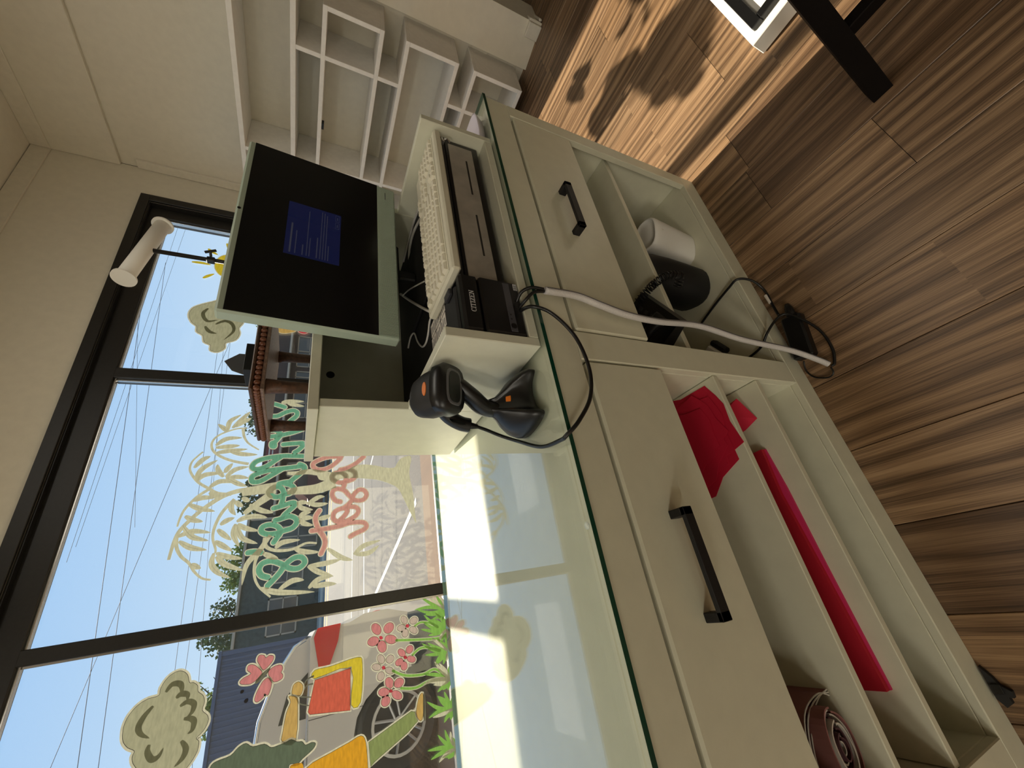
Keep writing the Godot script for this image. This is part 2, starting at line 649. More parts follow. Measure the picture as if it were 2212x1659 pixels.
# ---------------------------------------------------------------- shop window
func build_window() -> void:
	var t := structure("window_1", "long shop window in a black frame, glass painted with pictures", "window")
	var k: Material = M.blackpaint
	# casing on the wall face
	boxpart(t, "casing", k, X_LEFT, 2.978, 2.324, 2.379, ZW - 0.005, ZW + 0.015, 0.002)
	boxpart(t, "casing", k, 2.92, 2.978, 0.28, 2.324, ZW - 0.005, ZW + 0.015, 0.002)
	boxpart(t, "sill", k, X_LEFT, 2.978, 0.28, 0.32, ZW - 0.05, ZW + 0.03, 0.002)
	# reveals
	boxpart(t, "head_reveal", k, X_LEFT, 2.92, 2.315, 2.324, ZW - 0.12, ZW - 0.004, 0.0)
	boxpart(t, "jamb_reveal", k, 2.911, 2.92, 0.32, 2.324, ZW - 0.12, ZW - 0.004, 0.0)
	# sash
	boxpart(t, "head_bar", k, X_LEFT, 2.915, 2.215, 2.32, ZG - 0.03, ZG + 0.045, 0.003)
	boxpart(t, "jamb_bar", k, 2.82, 2.915, 0.32, 2.22, ZG - 0.03, ZG + 0.045, 0.003)
	boxpart(t, "bottom_bar", k, X_LEFT, 2.915, 0.32, 0.386, ZG - 0.03, ZG + 0.045, 0.003)
	boxpart(t, "glazing_bead", M.silver, X_LEFT, 2.82, 2.205, 2.215, ZG + 0.004, ZG + 0.03, 0.001)
	boxpart(t, "glazing_bead", M.silver, 2.81, 2.82, 0.386, 2.215, ZG + 0.004, ZG + 0.03, 0.001)
	var mull := [[1.487, 1.552], [0.0945, 0.156], [-1.30, -1.24], [-2.70, -2.64]]
	for mq in mull:
		boxpart(t, "mullion", k, mq[0], mq[1], 0.386, 2.22, ZG - 0.04, ZG + 0.045, 0.003)
		boxpart(t, "glazing_bead", M.silver, mq[0] - 0.010, mq[0], 0.386, 2.215, ZG + 0.004, ZG + 0.022, 0.001)
	var xs := [2.815, 1.552, 1.487, 0.156, 0.0945, -1.24, -1.30, -2.64, -2.70, -4.15]
	for i in range(0, 10, 2):
		boxpart(t, "pane", M.glass, xs[i], xs[i + 1], 0.383, 2.217, ZG - 0.003, ZG + 0.003, 0.0)

# ---------------------------------------------------------------- the street
func build_street() -> void:
	var y := -0.10
	var g := [["paving_strip", "pale concrete walk outside the shop window", "pavement", M.sidewalk, -2.86, -4.35], ["gravel_strip", "pinkish gravel strip between the walk and the asphalt", "ground", M.gravel, -4.35, -4.9],
		["parking_lot", "rough grey asphalt of the parking bay", "ground", M.asphalt, -4.9, -12.6], ["street", "pale worn roadway beyond the parking bay", "road", M.road, -12.6, -27.5], ["far_pavement", "pale pavement on the far side of the street", "pavement", M.sidewalk, -27.5, -60.0]]
	for a in g:
		var s := structure(a[0], a[1], a[2])
		var st := mb()
		cbox(st, -45, 60, y - 0.3, y + (0.08 if a[0] == "far_pavement" else 0.0), a[4], a[5])
		part(s, "surface", st, a[3])
		if a[0] == "parking_lot":
			for l in [[1.25, -5.2, 0.2, -9.6], [4.0, -5.2, 2.95, -9.6], [-1.5, -5.2, -2.55, -9.6]]:
				var st2 := mb()
				var p0 := Vector3(l[0], y, l[1])
				var p1 := Vector3(l[2], y, l[3])
				quad(st2, p0 + Vector3(0, 0.004, 0), p0 + Vector3(0.09, 0.004, 0), p1 + Vector3(0.09, 0.004, 0), p1 + Vector3(0, 0.004, 0))
				part(s, "bay_line", st2, M.linewhite)
			boxpart(s, "edge_line", M.linewhite, -40, 55, y, y + 0.004, -10.15, -10.25, 0.0)
			boxpart(s, "seam_line", M.tyre, -40, 55, y, y + 0.003, -11.2, -11.24, 0.0)
			boxpart(s, "edge_line", M.linewhite, -40, 55, y, y + 0.004, -12.5, -12.6, 0.0)
		if a[0] == "street":
			boxpart(s, "centre_line", M.lineyellow, -40, 55, y, y + 0.004, -22.4, -22.9, 0.0)
			boxpart(s, "centre_line", M.lineyellow, -40, 55, y, y + 0.004, -24.4, -24.9, 0.0)
			boxpart(s, "kerb", M.linewhite, -40, 55, y, y + 0.10, -27.2, -27.5, 0.0)
	far_building()
	blue_shed()
	far_suv()
	var spots := [[1.2, -41.0, 7.4, 2.6, 0, "dark tree above the roofline between the two mullions"], [-3.2, -42.0, 8.0, 2.6, 1, "light green tree rising behind the blue clad building"], [-9.0, -43.0, 7.2, 2.8, 0, "dark tree at the far left behind the blue clad building"],
		[6.4, -43.0, 7.2, 2.0, 1, "light green tree over the roof near the apostrophe"], [12.0, -43.0, 6.4, 1.9, 0, "round dark tree behind the painted willow branches"], [20.0, -43.0, 6.8, 2.6, 0, "broad dark tree seen above the wooden riser"], [29.0, -38.0, 6.8, 2.4, 1, "light green tree seen under the wooden riser"], [35.0, -41.0, 7.6, 2.6, 0, "tall dark tree beside the monitor edge"], [28.0, -30.0, 3.4, 2.2, 1, "low bright shrub seen between the riser legs"]]
	var k := 0
	for s in spots:
		tree(Vector3(s[0], -0.02, s[1]), s[2], s[3], s[4], s[5], 300 + k)
		k += 1
	var wires := [[4.28, 5.68, -1.55, 5.02, "highest of the level wires in the left pane"], [4.26, 5.28, -1.64, 4.68, "second level wire in the left pane"], [4.22, 4.59, -1.43, 5.45, "wire crossing the other two at a slant"], [4.18, 3.88, -0.17, 3.67, "thick wire ending above the big cloud"], [3.46, 3.59, -0.24, 3.46, "thin wire below the thick one"], [3.69, 3.51, -0.40, 3.17, "lowest wire just above the trees"],
		[14.27, 6.08, 8.40, 6.14, "upper of the two wires in the right pane"], [14.27, 5.85, 8.42, 5.99, "lower of the two wires in the right pane"], [9.82, 6.34, 8.41, 6.07, "short wire dropping by the middle mullion"]]
	var depth := 1.0
	for w in wires:
		var st := mb()
		var eye := Vector3(0, 1.2, 0)
		var a := eye + (Vector3(w[0], w[1], -14) - eye) * depth
		var b := eye + (Vector3(w[2], w[3], -14) - eye) * depth
		depth += 0.09
		var d := (a - b).normalized()
		a += d * 9.0
		b -= d * 9.0
		var pts := []
		for i in 9:
			pts.append(a.lerp(b, i / 8.0))
		tube(st, pts, 0.007, 5)
		one("power_line", "dark power line against the sky, " + w[4], "power line", st, M.wire)
	parked_car()

func far_building() -> void:
	var t := thing("storefront_building", "long dark storefront building across the street under the trees", "building", Vector3(8, -0.1, -31))
	var y := -0.02
	boxpart(t, "wall", M.farwall, -1.0, 7.2, y, 4.25, -31, -37, 0.0)
	boxpart(t, "wall", M.farbrown, 7.2, 26.0, y, 3.9, -31.2, -37, 0.0)
	boxpart(t, "cornice", M.fartrim, -1.2, 7.3, 4.15, 4.3, -30.85, -37.1, 0.02)
	boxpart(t, "canopy", M.fartrim, 7.4, 25.0, 2.75, 2.9, -30.0, -31.2, 0.02)
	boxpart(t, "sign_board", M.signred, 10.0, 13.2, 2.95, 3.75, -31.0, -31.2, 0.01)
	for i in 3:
		boxpart(t, "sign_lettering", M.linewhite, 10.5, 12.4 - i * 0.5, 3.5 - i * 0.2, 3.58 - i * 0.2, -30.99, -31.0, 0.0)
	var wins := [[0.4, 2.4, 1.1, 2.7], [3.2, 4.6, 0.9, 2.7], [5.2, 6.6, 0.2, 2.5], [7.8, 9.6, 0.6, 2.4], [10.0, 11.0, 0.1, 2.4], [11.4, 14.0, 0.6, 2.4], [14.5, 17.0, 0.6, 2.4], [17.5, 18.6, 0.1, 2.4], [19.0, 22.0, 0.6, 2.4]]
	for q in wins:
		var z := -31.0 if q[0] < 7 else -31.2
		var f := mb()
		for e in [[q[0], q[1], q[3] - 0.08, q[3]], [q[0], q[1], q[2], q[2] + 0.08], [q[0], q[0] + 0.08, q[2], q[3]], [q[1] - 0.08, q[1], q[2], q[3]], [(q[0] + q[1]) / 2 - 0.04, (q[0] + q[1]) / 2 + 0.04, q[2], q[3]], [q[0], q[1], (q[2] + q[3]) / 2 - 0.03, (q[2] + q[3]) / 2 + 0.03]]:
			cbox(f, e[0], e[1], e[2], e[3], z, z + 0.08)
		var fo := part(t, "window", f, M.fartrim)
		boxpart(fo, "pane", M.farglass, q[0] + 0.08, q[1] - 0.08, q[2] + 0.08, q[3] - 0.08, z - 0.01, z + 0.02, 0.0)
	boxpart(t, "downpipe", M.fartrim, 7.1, 7.25, y, 4.1, -30.95, -31.0, 0.01)

func blue_shed() -> void:
	var t := thing("clad_building", "slate blue ribbed metal building on the far left of the street", "building", Vector3(-4, -0.1, -16))
	boxpart(t, "wall", M.bluepanel, -9.0, 0.0, -0.1, 3.0, -16, -22, 0.0)
	var st := mb()
	var x := -8.9
	while x < -0.05:
		cbox(st, x, x + 0.05, -0.1, 2.98, -15.97, -16.0)
		x += 0.13
	var r := part(t, "cladding_ribs", st, M.bluepanel)
	r.set_meta("kind", "stuff")
	boxpart(t, "roof_edge", M.bluepanel, -9.1, 0.08, 2.98, 3.07, -15.93, -22.1, 0.01)
	boxpart(t, "corner_flashing", M.bluepanel, -0.06, 0.05, -0.1, 3.0, -15.95, -16.05, 0.01)

func far_suv() -> void:
	var t := thing("parked_suv", "dark maroon vehicle parked across the street", "car", Vector3(8.6, -0.1, -25.8))
	var p := PackedVector2Array([Vector2(6.6, 0.3), Vector2(6.55, 0.95), Vector2(7.0, 1.1), Vector2(7.6, 1.75), Vector2(10.2, 1.78), Vector2(10.6, 1.1), Vector2(10.7, 0.3)])
	var st := mb()
	prism(st, p, Vector3(0, -0.1, -25.9), Vector3.RIGHT, Vector3.UP, Vector3.BACK, -1.8)
	part(t, "body", st, M.maroon)
	for q in [[7.45, 8.4], [8.5, 9.4], [9.5, 10.2]]:
		boxpart(t, "side_window", M.carglass, q[0], q[1], 1.05, 1.55, -25.89, -25.95, 0.0)
	for cx in [7.45, 9.85]:
		var w := mb()
		var r1 := []
		var r2 := []
		for i in 20:
			var a := TAU * i / 20
			r1.append(Vector3(cx + cos(a) * 0.36, 0.26 + sin(a) * 0.36, -25.85))
			r2.append(Vector3(cx + cos(a) * 0.36, 0.26 + sin(a) * 0.36, -26.1))
		loft(w, [r1, r2])
		var wo := part(t, "wheel", w, M.tyre)
		var d := mb()
		disc(d, Vector3(cx, 0.26, -25.845), Vector3(0.22, 0, 0), Vector3(0, 0.22, 0))
		part(wo, "hub_cap", d, M.rim)

func tree(at: Vector3, h: float, r: float, kind: int, label: String, sd: int) -> void:
	var t := thing("street_tree", label, "tree", at, "trees across the street")
	var rng := RandomNumberGenerator.new()
	rng.seed = sd
	var st := mb()
	tube(st, [at, at + Vector3(0.1, h * 0.3, 0), at + Vector3(-0.05, h * 0.55, 0.1), at + Vector3(0, h * 0.8, 0)], [0.22, 0.16, 0.12, 0.05], 7)
	for i in 6:
		var a := rng.randf() * TAU
		var s := at + Vector3(0, h * (0.35 + 0.06 * i), 0)
		tube(st, [s, s + Vector3(cos(a) * r * 0.4, h * 0.12, sin(a) * r * 0.4), s + Vector3(cos(a) * r * 0.75, h * 0.2, sin(a) * r * 0.75)], [0.08, 0.05, 0.02], 5)
	part(t, "trunk", st, M.trunk)
	var lobes := []
	for i in 13:
		var a := rng.randf() * TAU
		var rr := r * (0.25 + 0.55 * rng.randf())
		lobes.append([at + Vector3(cos(a) * rr, h * (0.38 + 0.5 * rng.randf()), sin(a) * rr), r * (0.3 + 0.22 * rng.randf())])
	lobes.append([at + Vector3(0, h - r * 0.35, 0), r * 0.4])
	var f := mb()
	for i in 2800:
		var lb: Array = lobes[rng.randi() % lobes.size()]
		var d: Vector3 = Vector3(rng.randfn(), rng.randfn(), rng.randfn()).normalized() * pow(rng.randf(), 0.4) * float(lb[1])
		var c: Vector3 = lb[0] + d
		var u := Vector3(rng.randfn(), rng.randfn(), rng.randfn()).normalized()
		var v := u.cross(Vector3(rng.randfn(), rng.randfn(), rng.randfn()).normalized()).normalized()
		var s := 0.09 + 0.10 * rng.randf()
		tri(f, c - u * s, c + v * s * 0.7, c + u * s)
		tri(f, c - u * s, c + u * s, c - v * s * 0.7)
	part(t, "foliage", f, M.leafdark if kind == 0 else M.leaflight)

func ring_pts(cx: float, cy: float, z: float, r: float, n := 28) -> Array:
	var out := []
	for i in n:
		var a := TAU * i / n
		out.append(Vector3(cx + cos(a) * r, cy + sin(a) * r, z))
	return out

func parked_car() -> void:
	var t := thing("parked_car", "silver grey hatchback with red tail light parked outside the window", "car", Vector3(-2.0, -0.1, -5.7))
	var zs := -4.82
	var lower := PackedVector2Array([Vector2(0.06, 0.16), Vector2(0.12, 0.36), Vector2(0.115, 0.58), Vector2(0.06, 0.72), Vector2(0.05, 1.02), Vector2(-0.02, 1.06), Vector2(-1.2, 1.02), Vector2(-2.6, 0.96), Vector2(-3.7, 0.84), Vector2(-4.15, 0.66), Vector2(-4.2, 0.3), Vector2(-4.1, 0.14)])
	# wheel arches cut out of the lower edge
	var arch := PackedVector2Array()
	for p in lower:
		arch.append(p)
	for cx in [-3.35, -0.83]:
		for i in 11:
			var a := PI - PI * i / 10.0
			arch.append(Vector2(cx + cos(a) * 0.41, 0.14 + maxf(0.0, sin(a) * 0.53)))
	var st := mb()
	prism(st, arch, Vector3(0, -0.0, zs), Vector3.RIGHT, Vector3.UP, Vector3.BACK, -0.22)
	part(t, "side_panel", st, M.carbody)
	st = mb()
	prism(st, lower, Vector3(0, 0, zs - 0.22), Vector3.RIGHT, Vector3.UP, Vector3.BACK, -1.55)
	part(t, "body", st, M.carbody)
	var top := PackedVector2Array([Vector2(0.0, 1.05), Vector2(-0.05, 1.17), Vector2(-0.25, 1.30), Vector2(-0.55, 1.40), Vector2(-1.1, 1.44), Vector2(-1.9, 1.40), Vector2(-2.7, 0.97), Vector2(-1.2, 1.02)])
	st = mb()
	prism(st, top, Vector3(0, 0, zs - 0.10), Vector3.RIGHT, Vector3.UP, Vector3.BACK, -1.55)
	part(t, "cabin", st, M.carbody)
	var gl := [[-0.28, 1.06, -0.42, 1.22, -0.62, 1.27, -0.62, 1.06], [-0.76, 1.06, -0.76, 1.30, -1.5, 1.34, -1.5, 1.05], [-1.6, 1.05, -1.6, 1.34, -1.9, 1.32, -2.45, 1.02]]
	for q in gl:
		st = mb()
		prism(st, PackedVector2Array([Vector2(q[0], q[1]), Vector2(q[2], q[3]), Vector2(q[4], q[5]), Vector2(q[6], q[7])]), Vector3(0, 0, zs - 0.105), Vector3.RIGHT, Vector3.UP, Vector3.BACK, 0.012)
		part(t, "side_window", st, M.carglass)
	st = mb()
	tube(st, v3([-0.02, 1.09, zs - 0.12, -0.06, 1.18, zs - 0.12, -0.26, 1.315, zs - 0.12, -0.56, 1.415, zs - 0.12, -1.1, 1.455, zs - 0.12, -1.9, 1.415, zs - 0.12]), 0.022, 8)
	part(t, "roof_rail", st, M.silver, true)
	# rear window
	st = mb()
	quad(st, Vector3(0.012, 1.06, zs - 0.2), Vector3(0.012, 1.06, zs - 1.5), Vector3(-0.24, 1.31, zs - 1.5), Vector3(-0.24, 1.31, zs - 0.2))
	part(t, "rear_window", st, M.carglass)
	st = mb()
	prism(st, PackedVector2Array([Vector2(0.062, 0.80), Vector2(0.055, 1.0), Vector2(-0.02, 1.03), Vector2(-0.30, 0.97), Vector2(-0.30, 0.90), Vector2(-0.08, 0.82)]), Vector3(0.006, 0, zs), Vector3.RIGHT, Vector3.UP, Vector3.BACK, 0.02)
	part(t, "tail_light", st, M.taillight)
	boxpart(t, "reflector", M.taillight, 0.112, 0.124, 0.42, 0.47, zs - 0.05, zs - 0.3, 0.003)
	st = mb()
	tube(st, v3([-0.9, 0.70, zs + 0.012, -0.98, 0.74, zs + 0.03, -1.1, 0.74, zs + 0.03, -1.18, 0.70, zs + 0.012]), 0.016, 6)
	part(t, "door_handle", st, M.carbody, true)
	boxpart(t, "door_gap", M.tyre, -0.63, -0.625, 0.30, 1.04, zs - 0.002, zs + 0.002, 0.0)
	boxpart(t, "window_sill_trim", M.silver, -2.3, -0.2, 1.035, 1.05, zs - 0.1, zs - 0.085, 0.002)
	for cx in [-0.83, -3.35]:
		var w := mb()
		loft(w, [ring_pts(cx, 0.27, zs - 0.24, 0.36), ring_pts(cx, 0.27, zs - 0.03, 0.37), ring_pts(cx, 0.27, zs - 0.01, 0.33), ring_pts(cx, 0.27, zs - 0.04, 0.25)])
		var wo := part(t, "wheel", w, M.tyre)
		var rm := mb()
		loft(rm, [ring_pts(cx, 0.27, zs - 0.06, 0.25), ring_pts(cx, 0.27, zs - 0.018, 0.25), ring_pts(cx, 0.27, zs - 0.018, 0.225), ring_pts(cx, 0.27, zs - 0.06, 0.225)], false)
		part(wo, "rim", rm, M.rim)
		for k in 5:
			var a := TAU * k / 5 + 0.3
			var sp := mb()
			var d := Vector3(cos(a), sin(a), 0)
			var n := Vector3(-sin(a), cos(a), 0)
			var c := Vector3(cx, 0.27, zs - 0.03)
			for s in [-1.0, 1.0]:
				tube(sp, [c + n * 0.02 * s, c + d * 0.235 + n * 0.045 * s], 0.012, 5)
			part(wo, "spoke", sp, M.rim)
		var hb := mb()
		disc(hb, Vector3(cx, 0.27, zs - 0.018), Vector3(0.05, 0, 0), Vector3(0, 0.05, 0))
		part(wo, "hub", hb, M.rim)

# ---------------------------------------------------------------- the counter
const ZF := -0.493

func build_desk() -> void:
	var t := thing("counter_cabinet", "cream painted counter cabinet with two drawers and open cubbies", "counter", Vector3(0.4, 0, -0.86))
	var m: Material = M.desk
	var zb := -1.23
	boxpart(t, "side_panel", m, 1.199, 1.217, 0.0, 0.806, ZF - 0.018, zb)
	boxpart(t, "side_panel", m, -0.425, -0.407, 0.0, 0.806, ZF - 0.018, zb)
	boxpart(t, "back_panel", m, -0.407, 1.199, 0.0, 0.806, zb + 0.008, zb)
	boxpart(t, "bottom_board", m, 0.415, 1.199, 0.052, 0.068, ZF - 0.018, zb + 0.008)
	boxpart(t, "bottom_board", m, -0.385, 0.375, 0.052, 0.068, ZF - 0.018, zb + 0.008)
	boxpart(t, "top_board", m, -0.425, 1.217, 0.806, 0.824, ZF - 0.018, zb)
	boxpart(t, "partition", m, 0.363, 0.378, 0.05, 0.806, ZF - 0.018, zb + 0.008)
	boxpart(t, "partition", m, 0.413, 0.428, 0.05, 0.806, ZF - 0.018, zb + 0.008)
	boxpart(t, "inner_side", m, -0.407, -0.362, 0.05, 0.806, ZF - 0.018, zb + 0.008)
	# face frame
	boxpart(t, "top_rail", m, -0.425, 1.217, 0.757, 0.824, ZF - 0.018, ZF, 0.002)
	boxpart(t, "bottom_rail", m, -0.425, 1.217, 0.0, 0.068, ZF - 0.018, ZF, 0.002)
	boxpart(t, "stile", m, 1.165, 1.217, 0.068, 0.757, ZF - 0.018, ZF + 0.0004, 0.002)
	boxpart(t, "stile", m, 0.363, 0.428, 0.068, 0.757, ZF - 0.018, ZF + 0.0004, 0.002)
	boxpart(t, "stile", m, -0.425, -0.362, 0.068, 0.757, ZF - 0.018, ZF + 0.0004, 0.002)
	# shelves
	boxpart(t, "shelf", m, 0.429, 1.198, 0.383, 0.398, ZF - 0.03, zb + 0.01)
	boxpart(t, "shelf", m, -0.361, 0.362, 0.375, 0.390, ZF - 0.006, zb + 0.01)
	boxpart(t, "shelf", m, -0.361, 0.362, 0.220, 0.236, ZF - 0.006, zb + 0.01)
	# drawers
	for d in [[0.432, 1.161, 0.797], [-0.358, 0.360, 0.0]]:
		var st := mb()
		cbox(st, d[0], d[1], 0.557, 0.748, ZF - 0.018, ZF + 0.0008, 0.004)
		cbox(st, d[0] + 0.02, d[1] - 0.02, 0.575, 0.72, ZF - 0.02, ZF - 0.45)
		var dr := part(t, "drawer", st, m)
		var h := mb()
		var cx: float = d[2]
		var hy := 0.664
		for s in [-1.0, 1.0]:
			cbox(h, cx + s * 0.079, cx + s * 0.066, hy - 0.0095, hy + 0.0095, ZF, ZF + 0.032, 0.001)
		cbox(h, cx - 0.079, cx + 0.079, hy - 0.0095, hy + 0.0095, ZF + 0.024, ZF + 0.032, 0.001)
		part(dr, "handle", h, M.blackmat)
	boxpart(t, "drawer_runner", M.cablewhite, 1.17, 1.198, 0.56, 0.575, ZF - 0.03, ZF - 0.06, 0.001)
	# glass sheet on top
	var g := thing("glass_top", "clear greenish glass sheet covering the counter top", "glass top", Vector3(0.4, 0.824, -0.86))
	var s2 := mb()
	var x0 := -0.43
	var x1 := 1.221
	var z0 := -0.4885
	var z1 := -1.233
	var ya := 0.8245
	var yb := 0.8325
	quad(s2, Vector3(x0, yb, z0), Vector3(x1, yb, z0), Vector3(x1, yb, z1), Vector3(x0, yb, z1))
	quad(s2, Vector3(x0, ya, z0), Vector3(x0, ya, z1), Vector3(x1, ya, z1), Vector3(x1, ya, z0))
	part(g, "sheet", s2, M.deskglass)
	var e := mb()
	quad(e, Vector3(x0, ya, z0), Vector3(x1, ya, z0), Vector3(x1, yb, z0), Vector3(x0, yb, z0))
	quad(e, Vector3(x1, ya, z0), Vector3(x1, ya, z1), Vector3(x1, yb, z1), Vector3(x1, yb, z0))
	quad(e, Vector3(x1, ya, z1), Vector3(x0, ya, z1), Vector3(x0, yb, z1), Vector3(x1, yb, z1))
	quad(e, Vector3(x0, ya, z1), Vector3(x0, ya, z0), Vector3(x0, yb, z0), Vector3(x0, yb, z1))
	part(g, "polished_edge", e, M.glassedge)
	var dt := mb()
	lathe(dt, Vector3(0.072, 0.8327, -0.497), [[0.0055, 0.0], [0.0055, 0.0015], [0.003, 0.003], [0.0005, 0.0034]], 14)
	one("bumper_dot", "clear round bumper dot stuck at the front edge of the glass", "bumper", dt, M.clear, "", true)

# ---------------------------------------------------------------- hutch on the counter
func build_hutch() -> void:
	var y0 := 0.8328
	var t := thing("desk_hutch", "cream open hutch box with low front sides standing on the glass", "hutch", Vector3(0.707, y0, -0.78))
	var m: Material = M.hutch
	for s in [[0.387, 0.406], [1.009, 1.028]]:
		boxpart(t, "low_side", m, s[0], s[1], y0, 1.012, -0.503, -0.776)
		boxpart(t, "tall_side", m, s[0], s[1], y0, 1.184, -0.776, -1.056)
	boxpart(t, "base_board", m, 0.406, 1.009, y0, 0.852, -0.503, -1.05)
	boxpart(t, "back_panel", m, 0.406, 1.009, 0.852, 1.184, -1.046, -1.056)
	boxpart(t, "top_board", m, 0.377, 1.038, 1.185, 1.205, -0.770, -1.062)
	var st := mb()
	disc(st, Vector3(0.62, 1.155, -1.0455), Vector3(0.011, 0, 0), Vector3(0, 0.011, 0), 16)
	part(t, "cable_hole", st, M.blackmat)

func text_part(parent: Node3D, called: String, words: String, size: float, m: Material, t: Transform3D, thick := 0.0004) -> void:
	var tm := TextMesh.new()
	tm.text = words
	var f := SystemFont.new()
	f.font_names = PackedStringArray(["Droid Serif"])
	tm.font = f
	tm.font_size = 32
	tm.pixel_size = size / 32.0
	tm.depth = thick
	shared(parent, called, tm, m, t)

func build_counter_things() -> void:
	cash_drawer()
	keyboard()
	printer()
	label_pad()
	monitor()
	scanner()
	riser()
	cables()
	# pale dish at the right end of the glass
	var d := thing("white_tray", "small lavender white tray at the right end of the glass top", "tray", Vector3(1.13, 0.8328, -0.58))
	var st := mb()
	var rings := []
	for r in [[0.050, 0.0], [0.056, 0.0], [0.066, 0.018], [0.068, 0.021], [0.063, 0.021], [0.050, 0.005]]:
		rings.append(sq_ring(Vector3(1.106, 0.8329 + r[1], -0.568), Vector3(r[0], 0, 0), Vector3(0, 0, r[0] * 0.85), 4.0, 28))
	loft(st, rings)
	part(d, "dish", st, M.lavender, true)

func cash_drawer() -> void:
	var t := thing("cash_drawer", "black cash drawer with steel front and two slots inside the hutch", "cash drawer", Vector3(0.707, 0.852, -0.7))
	boxpart(t, "housing", M.blackmat, 0.408, 1.007, 0.8525, 0.9605, -0.545, -1.035, 0.003)
	boxpart(t, "front_bezel", M.black, 0.409, 1.006, 0.862, 0.950, -0.530, -0.545, 0.003)
	boxpart(t, "top_lip", M.blackmat, 0.408, 1.007, 0.952, 0.961, -0.527, -0.545, 0.002)
	var pl := boxpart(t, "steel_plate", M.steel, 0.43, 0.988, 0.880, 0.9415, -0.5275, -0.531, 0.001)
	for q in [[0.937, 0.813], [0.745, 0.620]]:
		boxpart(pl, "slot", M.seam, q[0], q[1], 0.8975, 0.9025, -0.5268, -0.529, 0.001)
	var k := mb()
	cbox(k, 0.972, 0.986, 0.953, 0.961, -0.515, -0.530, 0.002)
	tube(k, v3([0.979, 0.957, -0.520, 0.979, 0.949, -0.514, 0.979, 0.941, -0.520]), 0.003, 6)
	part(t, "latch", k, M.silver)

func keyboard() -> void:
	var p0 := Vector3(0.7755, 0.9615, -0.590)
	var t := thing("keyboard", "cream computer keyboard lying on the cash drawer", "keyboard", p0)
	var tr := Transform3D(Basis(Vector3.UP, 0.012) * Basis(Vector3.RIGHT, 0.02), p0 + Vector3(0, 0.003, 0))
	var st := mb()
	cbox(st, -0.227, 0.227, 0.0, 0.018, -0.079, 0.079, 0.004, tr)
	part(t, "case", st, M.keybase)
	var bk := mb()
	cbox(bk, -0.219, 0.219, 0.018, 0.0195, -0.066, 0.062, 0.0005, tr)
	part(t, "key_bed", bk, M.keybase)
	var km := {}
	var rows := [[0.050, [1.25, 1.25, 1.25, 6.25, 1.25, 1.25, 1.25, 1.25]], [0.031, [2.25, 1, 1, 1, 1, 1, 1, 1, 1, 1, 1, 2.75]], [0.012, [1.75, 1, 1, 1, 1, 1, 1, 1, 1, 1, 1, 1, 2.25]], [-0.007, [1.5, 1, 1, 1, 1, 1, 1, 1, 1, 1, 1, 1, 1, 1.5]], [-0.026, [1, 1, 1, 1, 1, 1, 1, 1, 1, 1, 1, 1, 1, 2]], [-0.052, [1, -0.6, 1, 1, 1, 1, -0.5, 1, 1, 1, 1, -0.5, 1, 1, 1, 1]]]
	for r in rows:
		var x := -0.214
		for w in r[1]:
			if w < 0:
				x += -w * 0.0185
				continue
			var wd: float = w * 0.0185
			put_key(t, km, tr, x + wd / 2, r[0], wd)
			x += wd
	for r in [[0.050, [0, 1, 2]], [0.031, [1]], [-0.007, [0, 1, 2]], [-0.026, [0, 1, 2]], [-0.052, [0, 1, 2]]]:
		for i in r[1]:
			put_key(t, km, tr, 0.082 + i * 0.0185, r[0], 0.0185)
	for r in [0.050, 0.031, 0.012, -0.007, -0.026]:
		for i in 4:
			put_key(t, km, tr, 0.150 + i * 0.0185, r, 0.0185)

func put_key(t: Node3D, km: Dictionary, tr: Transform3D, x: float, z: float, wd: float) -> void:
	if not km.has(wd):
		var s := mb()
		var a := wd / 2 - 0.0009
		var b := a - 0.0028
		var rings := []
		for q in [[a, 0.0082, 0.0], [a - 0.0006, 0.0078, 0.003], [b, 0.0056, 0.0075]]:
			rings.append([Vector3(-q[0], q[2], -q[1]), Vector3(q[0], q[2], -q[1]), Vector3(q[0], q[2], q[1]), Vector3(-q[0], q[2], q[1])])
		loft(s, rings)
		km[wd] = s.commit()
	shared(t, "key", km[wd], M.keycream, tr * Transform3D(Basis(), Vector3(x, 0.0185, z)))

